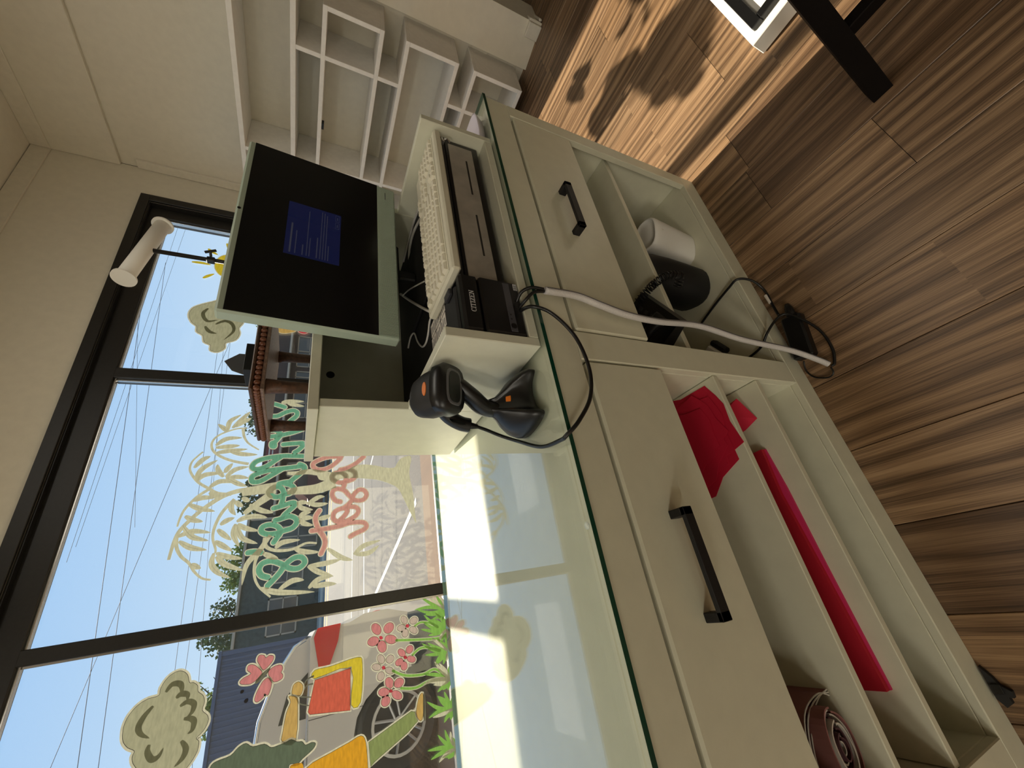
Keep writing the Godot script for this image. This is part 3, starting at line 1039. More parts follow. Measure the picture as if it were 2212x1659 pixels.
func printer() -> void:
	var t := thing("receipt_printer", "black receipt printer with CITIZEN lettering at the front left of the hutch", "printer", Vector3(0.47, 0.852, -0.56))
	var x0 := 0.4085
	var x1 := 0.537
	boxpart(t, "lower_body", M.black, x0, x1, 0.8525, 0.934, -0.505, -0.5265, 0.004)
	boxpart(t, "upper_cover", M.black, x0, x1, 0.936, 0.973, -0.505, -0.5265, 0.005)
	boxpart(t, "tear_bar", M.darkgrey, x0 + 0.006, x1 - 0.006, 0.955, 0.964, -0.527, -0.536, 0.001)
	boxpart(t, "roll_cover", M.blackmat, x0 + 0.004, x1 - 0.004, 0.962, 0.972, -0.536, -0.60, 0.004)
	boxpart(t, "lid_lever", M.darkgrey, x1 - 0.02, x1 - 0.004, 0.972, 0.980, -0.545, -0.575, 0.002)
	var face := Transform3D(Basis(), Vector3(0.472, 0.953, -0.5047))
	text_part(t, "maker_lettering", "CITIZEN", 0.0125, M.print, face)
	boxpart(t, "button_strip", M.stripgrey, 0.415, 0.53, 0.872, 0.886, -0.5043, -0.506, 0.001)
	var b := mb()
	disc(b, Vector3(0.4275, 0.879, -0.5040), Vector3(0.006, 0, 0), Vector3(0, 0.006, 0), 18)
	part(t, "feed_button", b, M.black)
	for q in [0.443, 0.453]:
		var i := mb()
		disc(i, Vector3(q, 0.881, -0.5041), Vector3(0.0018, 0, 0), Vector3(0, 0.0018, 0), 8)
		part(t, "status_mark", i, M.black)
	var r := mb()
	for e in [[0.516, 0.5315, 0.8625, 0.8635], [0.516, 0.5315, 0.8555, 0.8565], [0.516, 0.517, 0.8555, 0.8635], [0.5305, 0.5315, 0.8555, 0.8635], [0.519, 0.5205, 0.8575, 0.8618], [0.523, 0.5245, 0.8575, 0.8618], [0.527, 0.5285, 0.8575, 0.8618]]:
		cbox(r, e[0], e[1], e[2], e[3], -0.5044, -0.5055)
	part(t, "printed_mark", r, M.print)

func label_pad() -> void:
	var t := thing("labelled_pad", "black pad with six paper labels lying behind the receipt printer", "pad", Vector3(0.48, 0.961, -0.66))
	boxpart(t, "pad", M.blackmat, 0.415, 0.580, 0.9612, 0.9632, -0.612, -0.740, 0.0005)
	for i in 2:
		for j in 3:
			var tr := Transform3D(Basis(Vector3.UP, 0.06), Vector3(0.556 - 0.037 * i, 0.9632, -0.634 - 0.035 * j))
			var l := boxpart(t, "paper_label", M.paper, -0.0165, 0.0165, 0.0002, 0.0010, -0.0155, 0.0155, 0.0, tr)
			var st := mb()
			for k in 3:
				cbox(st, -0.011, 0.006 + 0.002 * ((i + j + k) % 3), 0.0011, 0.0013, -0.011 + k * 0.009, -0.008 + k * 0.009, 0.0, tr)
			part(l, "printed_lines", st, M.midgrey)

func monitor() -> void:
	var c := Vector3(0.789, 1.1966, -0.720)
	var t := thing("all_in_one_computer", "sage green all-in-one computer showing a small blue dialog on a dark screen", "computer", Vector3(0.789, 0.961, -0.76))
	var tr := Transform3D(Basis(Vector3.UP, -0.0248) * Basis(Vector3.RIGHT, 0.097), c)
	var w := 0.4975
	var h := 0.3382
	var st := mb()
	cbox(st, -w / 2, w / 2, -h / 2, h / 2, -0.030, 0.0, 0.004, tr)
	part(t, "case", st, M.sage)
	var s2 := mb()
	cbox(s2, -w / 2 + 0.004, w / 2 - 0.003, -h / 2 + 0.048, h / 2 - 0.0125, 0.0, 0.0012, 0.0006, tr)
	var scr := part(t, "screen", s2, M.screen)
	var d := mb()
	cbox(d, -0.075, 0.085, -0.035, 0.075, 0.0012, 0.0015, 0.0, tr)
	var dl := part(scr, "blue_dialog", d, M.screenblue)
	var tx := mb()
	for q in [[0.064, 0.088, 0.0032], [0.054, 0.068, 0.0016], [0.040, 0.03, 0.002], [0.032, 0.138, 0.0014], [0.0265, 0.055, 0.0014], [0.012, 0.062, 0.002], [0.0055, 0.148, 0.0014], [0.0, 0.146, 0.0014], [-0.0055, 0.14, 0.0014], [-0.011, 0.045, 0.0014]]:
		cbox(tx, -0.069, -0.069 + q[1], q[0] - q[2] / 2, q[0] + q[2] / 2, 0.0015, 0.0017, 0.0, tr)
	for bx in [0.037, 0.061]:
		cbox(tx, bx, bx + 0.02, -0.0315, -0.031, 0.0015, 0.0017, 0.0, tr)
		cbox(tx, bx, bx + 0.02, -0.0235, -0.023, 0.0015, 0.0017, 0.0, tr)
		cbox(tx, bx, bx + 0.0005, -0.0315, -0.023, 0.0015, 0.0017, 0.0, tr)
		cbox(tx, bx + 0.0195, bx + 0.02, -0.0315, -0.023, 0.0015, 0.0017, 0.0, tr)
		cbox(tx, bx + 0.005, bx + 0.014, -0.028, -0.0265, 0.0015, 0.0017, 0.0, tr)
	part(dl, "dialog_text", tx, M.screentext)
	var gr := mb()
	var x := -w / 2 + 0.006
	while x < w / 2 - 0.006:
		cbox(gr, x, x + 0.0016, -h / 2 + 0.004, -h / 2 + 0.045, 0.0, 0.0011, 0.0, tr)
		x += 0.003
	var go := part(t, "speaker_grille", gr, M.sage)
	go.set_meta("kind", "stuff")
	var cam := mb()
	disc(cam, tr * Vector3(0.02, h / 2 - 0.006, 0.0006), tr.basis.x * 0.0035, tr.basis.y * 0.0035, 14)
	part(t, "webcam", cam, M.black)
	boxpart(t, "badge", M.midgrey, w / 2 - 0.05, w / 2 - 0.024, -h / 2 + 0.026, -h / 2 + 0.0275, 0.0011, 0.0016, 0.0, tr)
	var sd := mb()
	cbox(sd, 0.73, 0.85, 1.02, 1.25, -0.752, -0.764, 0.004)
	cbox(sd, 0.775, 0.805, 0.968, 1.06, -0.790, -0.80, 0.004)
	cbox(sd, 0.66, 0.92, 0.9612, 0.969, -0.72, -0.87, 0.003)
	part(t, "stand", sd, M.blackmat)

func scanner() -> void:
	var y := 0.8328
	var t := thing("barcode_scanner", "black barcode scanner on its curved stand beside the hutch", "scanner", Vector3(0.30, y, -0.61))
	# stand base: a crescent that rises into the neck
	var outline := [Vector3(0.272, 0, -0.538), Vector3(0.292, 0, -0.556), Vector3(0.318, 0, -0.563), Vector3(0.342, 0, -0.556), Vector3(0.360, 0, -0.540), Vector3(0.373, 0, -0.572), Vector3(0.371, 0, -0.615), Vector3(0.350, 0, -0.652), Vector3(0.317, 0, -0.670), Vector3(0.282, 0, -0.658), Vector3(0.258, 0, -0.622), Vector3(0.258, 0, -0.575)]
	var ol := catmull(outline, 4, true)
	var neck := Vector3(0.317, 0.0, -0.622)
	var rings := []
	for q in [[1.0, 0.0], [1.0, 0.010], [0.93, 0.022], [0.72, 0.036], [0.48, 0.047], [0.30, 0.058], [0.24, 0.07]]:
		var ring := []
		for p in ol:
			ring.append(neck + (p - neck) * q[0] + Vector3(0, y + q[1], 0))
		rings.append(ring)
	var st := mb()
	loft(st, rings)
	var base := part(t, "stand_base", st, M.black, true)
	var lg := mb()
	cbox(lg, -0.011, 0.011, -0.0055, 0.0055, 0.0, 0.0015, 0.0012, Transform3D(Basis(Vector3.UP, -0.2) * Basis(Vector3.RIGHT, -0.95), Vector3(0.316, y + 0.040, -0.587)))
	part(base, "orange_badge", lg, M.orange)
	# bowed neck
	st = mb()
	var path := catmull(v3([0.317, y + 0.05, -0.622, 0.319, y + 0.078, -0.619, 0.333, y + 0.105, -0.606, 0.350, y + 0.130, -0.600, 0.356, y + 0.142, -0.600]), 6)
	var rr := []
	for i in path.size():
		rr.append(lerpf(0.0235, 0.021, float(i) / path.size()))
	tube(st, path, rr, 14, 0.7)
	part(t, "stand_neck", st, M.black, true)
	# scanner head: sections along the barrel, pointing down and to the front
	var ax := Vector3(-0.12, -0.50, 0.86).normalized()
	var sx := Vector3(1, 0, 0.02)
	sx = (sx - ax * sx.dot(ax)).normalized()
	var up := sx.cross(ax).normalized()
	if up.y < 0:
		up = -up
	var c := Vector3(0.338, 1.003, -0.612)
	var hr := []
	for q in [[-0.052, 0.008, 0.006], [-0.048, 0.022, 0.016], [-0.036, 0.035, 0.024], [-0.012, 0.042, 0.029], [0.012, 0.043, 0.030], [0.022, 0.043, 0.030]]:
		hr.append(sq_ring(c + ax * q[0], sx * q[1], up * q[2], 2.6))
	st = mb()
	loft(st, hr)
	var head := part(t, "scanner_head", st, M.blackmat, true)
	st = mb()
	loft(st, [sq_ring(c + ax * 0.018, sx * 0.046, up * 0.033, 3.2), sq_ring(c + ax * 0.036, sx * 0.046, up * 0.032, 3.2), sq_ring(c + ax * 0.045, sx * 0.040, up * 0.027, 3.6)])
	part(t, "nose_hood", st, M.black, true)
	st = mb()
	loft(st, [sq_ring(c + ax * 0.0448, sx * 0.034, up * 0.020, 3.6), sq_ring(c + ax * 0.0462, sx * 0.032, up * 0.018, 3.6)])
	part(head, "window_rim", st, M.midgrey)
	st = mb()
	loft(st, [sq_ring(c + ax * 0.0460, sx * 0.029, up * 0.015, 3.6), sq_ring(c + ax * 0.0468, sx * 0.028, up * 0.014, 3.6)])
	part(head, "scan_window", st, M.screen)
	var bt := Transform3D(Basis(sx, up, sx.cross(up)), c + ax * 0.003 + up * 0.0292)
	st = mb()
	loft(st, [sq_ring(bt.origin, sx * 0.013, ax * 0.0052, 2.0), sq_ring(bt.origin + up * 0.0015, sx * 0.012, ax * 0.0045, 2.0)])
	part(head, "orange_badge", st, M.orange)
	st = mb()
	loft(st, [sq_ring(c - ax * 0.036 + up * 0.0205, sx * 0.010, (ax + up * 0.35) * 0.005, 2.0), sq_ring(c - ax * 0.036 + up * 0.0235, sx * 0.008, (ax + up * 0.35) * 0.0035, 2.0)])
	part(head, "indicator_lens", st, M.midgrey)
	# grip hanging behind the neck
	st = mb()
	tube(st, catmull(v3([0.325, 0.985, -0.638, 0.312, 0.968, -0.650, 0.302, 0.945, -0.656, 0.298, 0.928, -0.656]), 5), 0.0175, 14, 0.8)
	var grip := part(t, "grip", st, M.black, true)
	st = mb()
	loft(st, [sq_ring(Vector3(0.297, 0.957, -0.638), Vector3(0.007, 0.01, 0.0), Vector3(-0.002, 0.013, 0.004), 2.0), sq_ring(Vector3(0.293, 0.958, -0.634), Vector3(0.005, 0.008, 0.0), Vector3(-0.002, 0.010, 0.003), 2.0)])
	part(grip, "trigger", st, M.blackmat, true)
	st = mb()
	tube(st, v3([0.298, 0.93, -0.656, 0.296, 0.912, -0.656]), [0.0075, 0.0045], 10)
	part(grip, "strain_relief", st, M.black, true)

func sq_ring(c: Vector3, u: Vector3, v: Vector3, e: float, n := 24) -> Array:
	var out := []
	for i in n:
		var a := TAU * i / n
		var ca := cos(a)
		var sa := sin(a)
		var p := pow(pow(absf(ca), e) + pow(absf(sa), e), -1.0 / e)
		out.append(c + u * ca * p + v * sa * p)
	return out

func riser() -> void:
	var y := 1.2055
	var t := thing("wooden_riser", "carved walnut riser stool with beaded edge on top of the hutch", "stool", Vector3(0.55, y, -0.92))
	var x0 := 0.428
	var x1 := 0.675
	var z0 := -0.795
	var z1 := -1.055
	boxpart(t, "seat_top", M.walnut, x0, x1, 1.300, 1.307, z0, z1, 0.002)
	boxpart(t, "seat_core", M.walnut, x0 + 0.006, x1 - 0.006, 1.288, 1.300, z0 - 0.006, z1 + 0.006, 0.001)
	boxpart(t, "seat_bottom", M.walnutlight, x0, x1, 1.281, 1.288, z0, z1, 0.002)
	var bead := SphereMesh.new()
	bead.radius = 0.0062
	bead.height = 0.0124
	bead.radial_segments = 12
	bead.rings = 6
	var n := 22
	for i in n:
		var f := (i + 0.5) / n
		shared(t, "bead", bead, M.bead, Transform3D(Basis().scaled(Vector3(0.95, 1, 0.95)), Vector3(lerpf(x0, x1, f), 1.294, z0 - 0.003)))
		shared(t, "bead", bead, M.bead, Transform3D(Basis().scaled(Vector3(0.95, 1, 0.95)), Vector3(x0 + 0.003, 1.294, lerpf(z0 - 0.008, z1, f))))
		shared(t, "bead", bead, M.bead, Transform3D(Basis().scaled(Vector3(0.95, 1, 0.95)), Vector3(x1 - 0.003, 1.294, lerpf(z0 - 0.008, z1, f))))
	for q in [[x0 + 0.018, z0 - 0.018], [x1 - 0.018, z0 - 0.018], [x0 + 0.03, z1 + 0.025], [x1 - 0.02, z1 + 0.025]]:
		var st := mb()
		tube(st, v3([q[0], y, q[1], q[0], 1.25, q[1], q[0], 1.282, q[1]]), [0.0115, 0.013, 0.0155], 12)
		part(t, "leg", st, M.walnut, true)
	var b := thing("card_box", "small black box with a raised grey flap on the wooden riser", "box", Vector3(0.55, 1.307, -0.9))
	boxpart(b, "box", M.blackmat, 0.508, 0.575, 1.3075, 1.330, -0.86, -0.93, 0.001)
	var st := mb()
	prism(st, PackedVector2Array([Vector2(0.52, 1.330), Vector2(0.574, 1.330), Vector2(0.574, 1.347), Vector2(0.552, 1.372), Vector2(0.53, 1.356)]), Vector3(0, 0, -0.905), Vector3.RIGHT, Vector3.UP, Vector3.BACK, 0.002)
	part(b, "flap", st, M.midgrey)

func cable(called: String, label: String, pts: Array, r: float, m: Material, n := 6, cat := "cable") -> MeshInstance3D:
	var st := mb()
	tube(st, catmull(v3(pts), n), r, 8)
	return one(called, label, cat, st, m, "", true)

func cables() -> void:
	var y := 0.9645
	cable("white_cable", "white cable running to the right behind the keyboard", [0.985, y, -0.93, 0.992, y, -0.86, 0.998, y, -0.79, 0.985, y, -0.72], 0.0032, M.cablewhite)
	cable("white_cable", "thick white cable bowed behind the middle of the keyboard", [0.925, y, -0.70, 0.946, y, -0.739, 0.967, y, -0.80, 0.954, y, -0.852, 0.893, y, -0.854, 0.793, y, -0.804, 0.709, y, -0.746, 0.66, y, -0.70], 0.0036, M.cablewhite)
	cable("white_cable", "thin white cable bowed inside the thick one", [0.885, y, -0.69, 0.900, y, -0.715, 0.912, y, -0.775, 0.900, y, -0.817, 0.851, y, -0.806, 0.740, y, -0.738, 0.70, y, -0.70], 0.0024, M.cablewhite)
	cable("white_cable", "white cable crossing from under the monitor to the keyboard corner", [0.88, y + 0.006, -0.965, 0.748, y + 0.008, -0.842, 0.639, y + 0.006, -0.738, 0.60, y + 0.004, -0.70], 0.0036, M.cablewhite)
	cable("white_cable", "short thin white cable slanting under the monitor", [0.828, y + 0.012, -0.912, 0.785, y + 0.013, -0.84, 0.743, y + 0.012, -0.776, 0.70, y + 0.008, -0.71], 0.0018, M.cablewhite)
	cable("white_cable", "thin white cable looped beside the labelled pad", [0.592, y, -0.70, 0.589, y, -0.723, 0.569, y, -0.741, 0.559, y, -0.765, 0.570, y, -0.798, 0.611, y, -0.835, 0.655, y, -0.86, 0.671, y, -0.90, 0.658, y, -0.935], 0.0024, M.cablewhite)
	# braided sleeve down the front of the counter
	var st := mb()
	var path := catmull(v3([0.493, 0.818, -0.468, 0.497, 0.746, -0.470, 0.485, 0.693, -0.470, 0.473, 0.624, -0.472, 0.472, 0.532, -0.474, 0.482, 0.394, -0.474, 0.461, 0.254, -0.472, 0.437, 0.10, -0.455, 0.405, 0.035, -0.438, 0.385, 0.014, -0.428]), 8)
	tube(st, path, 0.0085, 12, 0.8)
	var sl := one("cable_sleeve", "white braided cable sleeve hanging down the front of the counter", "cable sleeve", st, M.sleeve, "", true)
	for q in 5:
		var a := PI * (0.15 + 0.17 * q)
		var fr := frames(path)
		var lp := []
		for i in path.size():
			lp.append(path[i] + fr[i][0] * cos(a) * 0.0084 + (fr[i][1] * sin(a) * 0.0068 if fr[i][1].z > 0 else -fr[i][1] * sin(a) * 0.0068))
		var s2 := mb()
		tube(s2, lp, 0.0007, 4)
		part(sl, "braid_line", s2, M.midgrey)
	cable("printer_cable", "upper short black cable from the printer into the white sleeve", [0.482, 0.866, -0.500, 0.492, 0.862, -0.482, 0.496, 0.846, -0.470, 0.4945, 0.822, -0.467], 0.0034, M.black)
	cable("printer_cable", "lower short black cable from the printer into the white sleeve", [0.470, 0.862, -0.500, 0.475, 0.856, -0.482, 0.487, 0.842, -0.472, 0.492, 0.820, -0.469], 0.0034, M.black)
	cable("scanner_cable", "black scanner cable looping over the glass edge and down the drawer", [0.462, 0.862, -0.500, 0.455, 0.850, -0.476, 0.440, 0.815, -0.470, 0.393, 0.777, -0.470, 0.326, 0.767, -0.470, 0.270, 0.783, -0.470, 0.227, 0.817, -0.472, 0.207, 0.8385, -0.485, 0.207, 0.8375, -0.506, 0.220, 0.8370, -0.568, 0.262, 0.8375, -0.645, 0.285, 0.855, -0.675, 0.293, 0.89, -0.665, 0.296, 0.914, -0.656], 0.0035, M.black, 8)

# ---------------------------------------------------------------- things in the cubbies
func build_cubby_things() -> void:
	# telephone
	var t := thing("desk_telephone", "black desk telephone on the shelf under the right drawer", "telephone", Vector3(0.545, 0.398, -0.60))
	var tr := Transform3D(Basis(Vector3.UP, 0.45), Vector3(0.545, 0.3985, -0.615))
	var st := mb()
	loft(st, [[tr * Vector3(-0.085, 0, 0.095), tr * Vector3(0.085, 0, 0.095), tr * Vector3(0.085, 0, -0.09), tr * Vector3(-0.085, 0, -0.09)], [tr * Vector3(-0.083, 0.02, 0.093), tr * Vector3(0.083, 0.02, 0.093), tr * Vector3(0.083, 0.058, -0.085), tr * Vector3(-0.083, 0.058, -0.085)]])
	part(t, "phone_body", st, M.black)
	var hs := mb()
	tube(hs, catmull([tr * Vector3(-0.055, 0.052, 0.085), tr * Vector3(-0.055, 0.066, 0.05), tr * Vector3(-0.055, 0.078, -0.01), tr * Vector3(-0.055, 0.084, -0.06), tr * Vector3(-0.055, 0.078, -0.088)], 5), [0.02, 0.021, 0.021, 0.02, 0.018, 0.0155, 0.014, 0.013, 0.013, 0.013, 0.013, 0.014, 0.0155, 0.018, 0.02, 0.021, 0.021, 0.021, 0.02, 0.02, 0.019], 12, 0.75)
	part(t, "handset", hs, M.black, true)
	var km := mb()
	cbox(km, -0.007, 0.007, 0.0, 0.003, -0.005, 0.005, 0.001)
	var kmesh := km.commit()
	for i in 3:
		for j in 4:
			shared(t, "key", kmesh, M.darkgrey, tr * Transform3D(Basis(Vector3.RIGHT, 0.21), Vector3(0.0 + i * 0.024, 0.026 + j * 0.0042, 0.06 - j * 0.02)))
	# coiled cord over the shelf edge
	var coil := mb()
	var axis := catmull(v3([0.615, 0.442, -0.605, 0.640, 0.425, -0.575, 0.652, 0.415, -0.545, 0.655, 0.411, -0.520, 0.668, 0.385, -0.503, 0.680, 0.345, -0.500, 0.688, 0.318, -0.508, 0.672, 0.312, -0.53]), 30)
	var fr := frames(axis)
	var cp := []
	for i in axis.size():
		var a := i * 0.78
		cp.append(axis[i] + fr[i][0] * cos(a) * 0.0105 + fr[i][1] * sin(a) * 0.0105)
	tube(coil, cp, 0.0019, 5)
	part(t, "coiled_cord", coil, M.black)
	# router
	var r := thing("white_router", "white rounded router standing in the lower right cubby", "router", Vector3(0.945, 0.068, -0.60))
	var prof := []
	for q in [[1.0, 0.0], [1.0, 0.004], [1.0, 0.16], [0.99, 0.172], [0.93, 0.179], [0.86, 0.180], [0.84, 0.177], [0.5, 0.1772], [0.02, 0.1774]]:
		prof.append(sq_ring(Vector3(0.945 + q[1] * 0.12, 0.0685 + q[1], -0.60 + q[1] * 0.05), Vector3(0.052, 0, 0.018) * q[0], Vector3(-0.014, 0, 0.043) * q[0], 2.8))
	st = mb()
	loft(st, prof)
	part(r, "shell", st, M.white, true)
	st = mb()
	for k in 2:
		cbox(st, 0.952 + k * 0.014, 0.962 + k * 0.014, 0.215, 0.222, -0.549 - k * 0.0006, -0.5475 - k * 0.0006)
	part(r, "printed_mark", st, M.offwhite)
	# dark speaker
	var s := thing("black_speaker", "black rounded speaker leaning beside the white router", "speaker", Vector3(0.80, 0.068, -0.63))
	prof = []
	for q in [[0.9, 0.0], [1.0, 0.012], [1.0, 0.08], [0.97, 0.16], [0.9, 0.22], [0.75, 0.262], [0.4, 0.285], [0.05, 0.288]]:
		prof.append(sq_ring(Vector3(0.80 + q[1] * 0.10, 0.0685 + q[1], -0.635), Vector3(0.062, 0, 0.022) * q[0], Vector3(-0.026, 0, 0.072) * q[0], 2.4))
	st = mb()
	loft(st, prof)
	part(s, "shell", st, M.blackmat, true)
	st = mb()
	tube(st, catmull(v3([0.835, 0.285, -0.575, 0.845, 0.30, -0.60, 0.845, 0.295, -0.65]), 5), 0.004, 6)
	part(s, "seam_ring", st, M.darkgrey, true)
	var bag := thing("black_pouch", "black pouch behind the white router in the lower right cubby", "pouch", Vector3(1.08, 0.068, -0.74))
	prof = []
	for q in [[0.95, 0.0], [1.0, 0.03], [0.98, 0.10], [0.86, 0.17], [0.6, 0.205], [0.1, 0.215]]:
		prof.append(sq_ring(Vector3(1.085, 0.0685 + q[1], -0.745), Vector3(0.06, 0, 0.03) * q[0], Vector3(-0.03, 0, 0.06) * q[0], 2.6))
	st = mb()
	loft(st, prof)
	part(bag, "pouch_body", st, M.blackmat, true)
	# small charger by the middle stile
	var ch := thing("small_charger", "small white and dark green charger by the middle stile", "charger", Vector3(0.56, 0.068, -0.64))
	var tc := Transform3D(Basis(Vector3.UP, 0.5), Vector3(0.556, 0.0685, -0.645))
	boxpart(ch, "white_half", M.white, -0.03, 0.03, 0.0, 0.03, -0.02, 0.012, 0.006, tc)
	boxpart(ch, "dark_half", M.blackmat, -0.03, 0.03, 0.0, 0.028, 0.012, 0.03, 0.005, tc)
	cable("black_cable", "black power cord leaving the lower right cubby over the bottom rail", [0.675, 0.072, -0.66, 0.700, 0.073, -0.585, 0.712, 0.080, -0.52, 0.716, 0.080, -0.488, 0.703, 0.045, -0.470, 0.67, 0.012, -0.468, 0.615, 0.010, -0.470, 0.577, 0.014, -0.469], 0.0036, M.black, 8)
	cable("black_cable", "black cord from the cubby looping round the power adapter", [0.488, 0.072, -0.60, 0.495, 0.074, -0.53, 0.520, 0.080, -0.489, 0.548, 0.060, -0.462, 0.553, 0.046, -0.440, 0.525, 0.034, -0.420, 0.475, 0.012, -0.404, 0.420, 0.006, -0.405, 0.385, 0.006, -0.418, 0.380, 0.010, -0.426], 0.0034, M.black, 8)
	cable("black_cable", "thin black cord curling from the adapter end to the sleeve", [0.424, 0.014, -0.474, 0.400, 0.006, -0.484, 0.375, 0.005, -0.475, 0.358, 0.006, -0.448, 0.362, 0.008, -0.432, 0.378, 0.011, -0.428], 0.002, M.black, 8)
	# red tissue paper
	var rng := RandomNumberGenerator.new()
	rng.seed = 5
	var poly := PackedVector2Array([Vector2(0.372, -0.66), Vector2(0.352, -0.600), Vector2(0.350, -0.527), Vector2(0.318, -0.512), Vector2(0.292, -0.503), Vector2(0.252, -0.506), Vector2(0.200, -0.497), Vector2(0.193, -0.523), Vector2(0.172, -0.523), Vector2(0.150, -0.575), Vector2(0.118, -0.61), Vector2(0.11, -0.74), Vector2(0.33, -0.76)])
	for i in 4:
		var p := PackedVector2Array()
		var c := Vector2(0.25, -0.62)
		for q in poly:
			p.append(c + (q - c).rotated([0.0, 0.16, -0.22, 0.10][i]) * [1.0, 0.86, 0.80, 0.62][i])
		st = mb()
		prism(st, p, Vector3(0, 0.3905 + i * 0.0022, 0), Vector3.RIGHT, Vector3.BACK, Vector3.UP, 0.0008)
		one("tissue_sheet", ["largest crimson tissue sheet, lowest on the upper left shelf", "second crimson tissue sheet of the pile, turned slightly", "third crimson tissue sheet, turned the other way", "small crimson tissue sheet on top of the pile"][i], "tissue paper", st, M.red)
	# crumpled tissue fallen to the second shelf
	st = mb()
	var a0 := Vector3(0.345, 0.2365, -0.61)
	var cr := [Vector3(0.342, 0.2368, -0.565), Vector3(0.334, 0.262, -0.546), Vector3(0.276, 0.2372, -0.535), Vector3(0.262, 0.2368, -0.575), Vector3(0.255, 0.2368, -0.64), Vector3(0.33, 0.2368, -0.66)]
	var top := Vector3(0.305, 0.285, -0.585)
	for i in cr.size():
		otri(st, Vector3(0.30, 0.22, -0.59), top, cr[i], cr[(i + 1) % cr.size()])
		otri(st, top, Vector3(0.30, 0.2366, -0.59), cr[i], cr[(i + 1) % cr.size()])
	one("tissue_ball", "crumpled crimson tissue on the second left shelf", "tissue paper", st, M.red)
	# folded red cloth
	var f := thing("red_cloth", "long folded red cloth along the second left shelf", "cloth", Vector3(-0.03, 0.236, -0.58))
	st = mb()
	prism(st, PackedVector2Array([Vector2(0.203, -0.549), Vector2(0.19, -0.57), Vector2(0.19, -0.75), Vector2(-0.262, -0.75), Vector2(-0.258, -0.534), Vector2(-0.05, -0.54), Vector2(0.11, -0.543)]), Vector3(0, 0.2365, 0), Vector3.RIGHT, Vector3.BACK, Vector3.UP, 0.006)
	part(f, "lower_fold", st, M.pinkcloth)
	st = mb()
	prism(st, PackedVector2Array([Vector2(0.203, -0.551), Vector2(0.195, -0.74), Vector2(-0.262, -0.74), Vector2(-0.258, -0.536), Vector2(-0.06, -0.546), Vector2(0.10, -0.556)]), Vector3(0, 0.2428, 0), Vector3.RIGHT, Vector3.BACK, Vector3.UP, 0.010)
	part(f, "upper_fold", st, M.redcloth)
	# rolled wrapping paper
	var rp := thing("wrapping_roll", "loose roll of mauve and white wrapping tissue on the upper left shelf", "paper roll", Vector3(-0.29, 0.39, -0.62))
	var cx := -0.289
	var cy := 0.4275
	for k in 9:
		st = mb()
		var ring0 := []
		var e := 0.99 - k * 0.105
		var n := 36
		var prev := Vector2.ZERO
		var pts := []
		for i in n + 1:
			var a := TAU * i / n
			var ee := e - 0.105 * i / n
			pts.append(Vector2(cx + cos(a) * 0.052 * ee * (1.0 + 0.05 * sin(a * 3 + k)), cy + sin(a) * 0.0355 * ee * (1.0 + 0.05 * cos(a * 2 + k * 2))))
		for i in n:
			var p0: Vector2 = pts[i]
			var p1: Vector2 = pts[i + 1]
			var zf := -0.535 - 0.004 * (k % 3)
			quad(st, Vector3(p0.x, p0.y, zf), Vector3(p0.x, p0.y, -0.95), Vector3(p1.x, p1.y, -0.95), Vector3(p1.x, p1.y, zf))
			var d := Vector2(cx, cy) - p0
			var d1 := Vector2(cx, cy) - p1
			var i0 := p0 + d.normalized() * 0.0024
			var i1 := p1 + d1.normalized() * 0.0024
			quad(st, Vector3(p0.x, p0.y, zf), Vector3(p1.x, p1.y, zf), Vector3(i1.x, i1.y, zf), Vector3(i0.x, i0.y, zf))
		part(rp, "paper_layer", st, M.mauve if k == 0 else (M.paper if k % 2 == 1 else M.mauvedark))
	for k in 3:
		st = mb()
		var pts := catmull([Vector3(-0.232 + 0.004 * k, 0.3905, -0.55), Vector3(-0.226 - 0.003 * k, 0.415, -0.555), Vector3(-0.245 - 0.006 * k, 0.458 - 0.004 * k, -0.56), Vector3(-0.30, 0.478 - 0.006 * k, -0.565), Vector3(-0.352, 0.47 - 0.006 * k, -0.57)], 6)
		for i in pts.size() - 1:
			var off := Vector3(0, 0, -0.36)
			quad(st, pts[i], pts[i + 1], pts[i + 1] + off, pts[i] + off)
		var lo := part(rp, "loose_wrap", st, M.mauve if k != 1 else M.mauvedark)
		st = mb()
		tube(st, pts, 0.0012, 5)
		part(lo, "white_edge", st, M.paper)

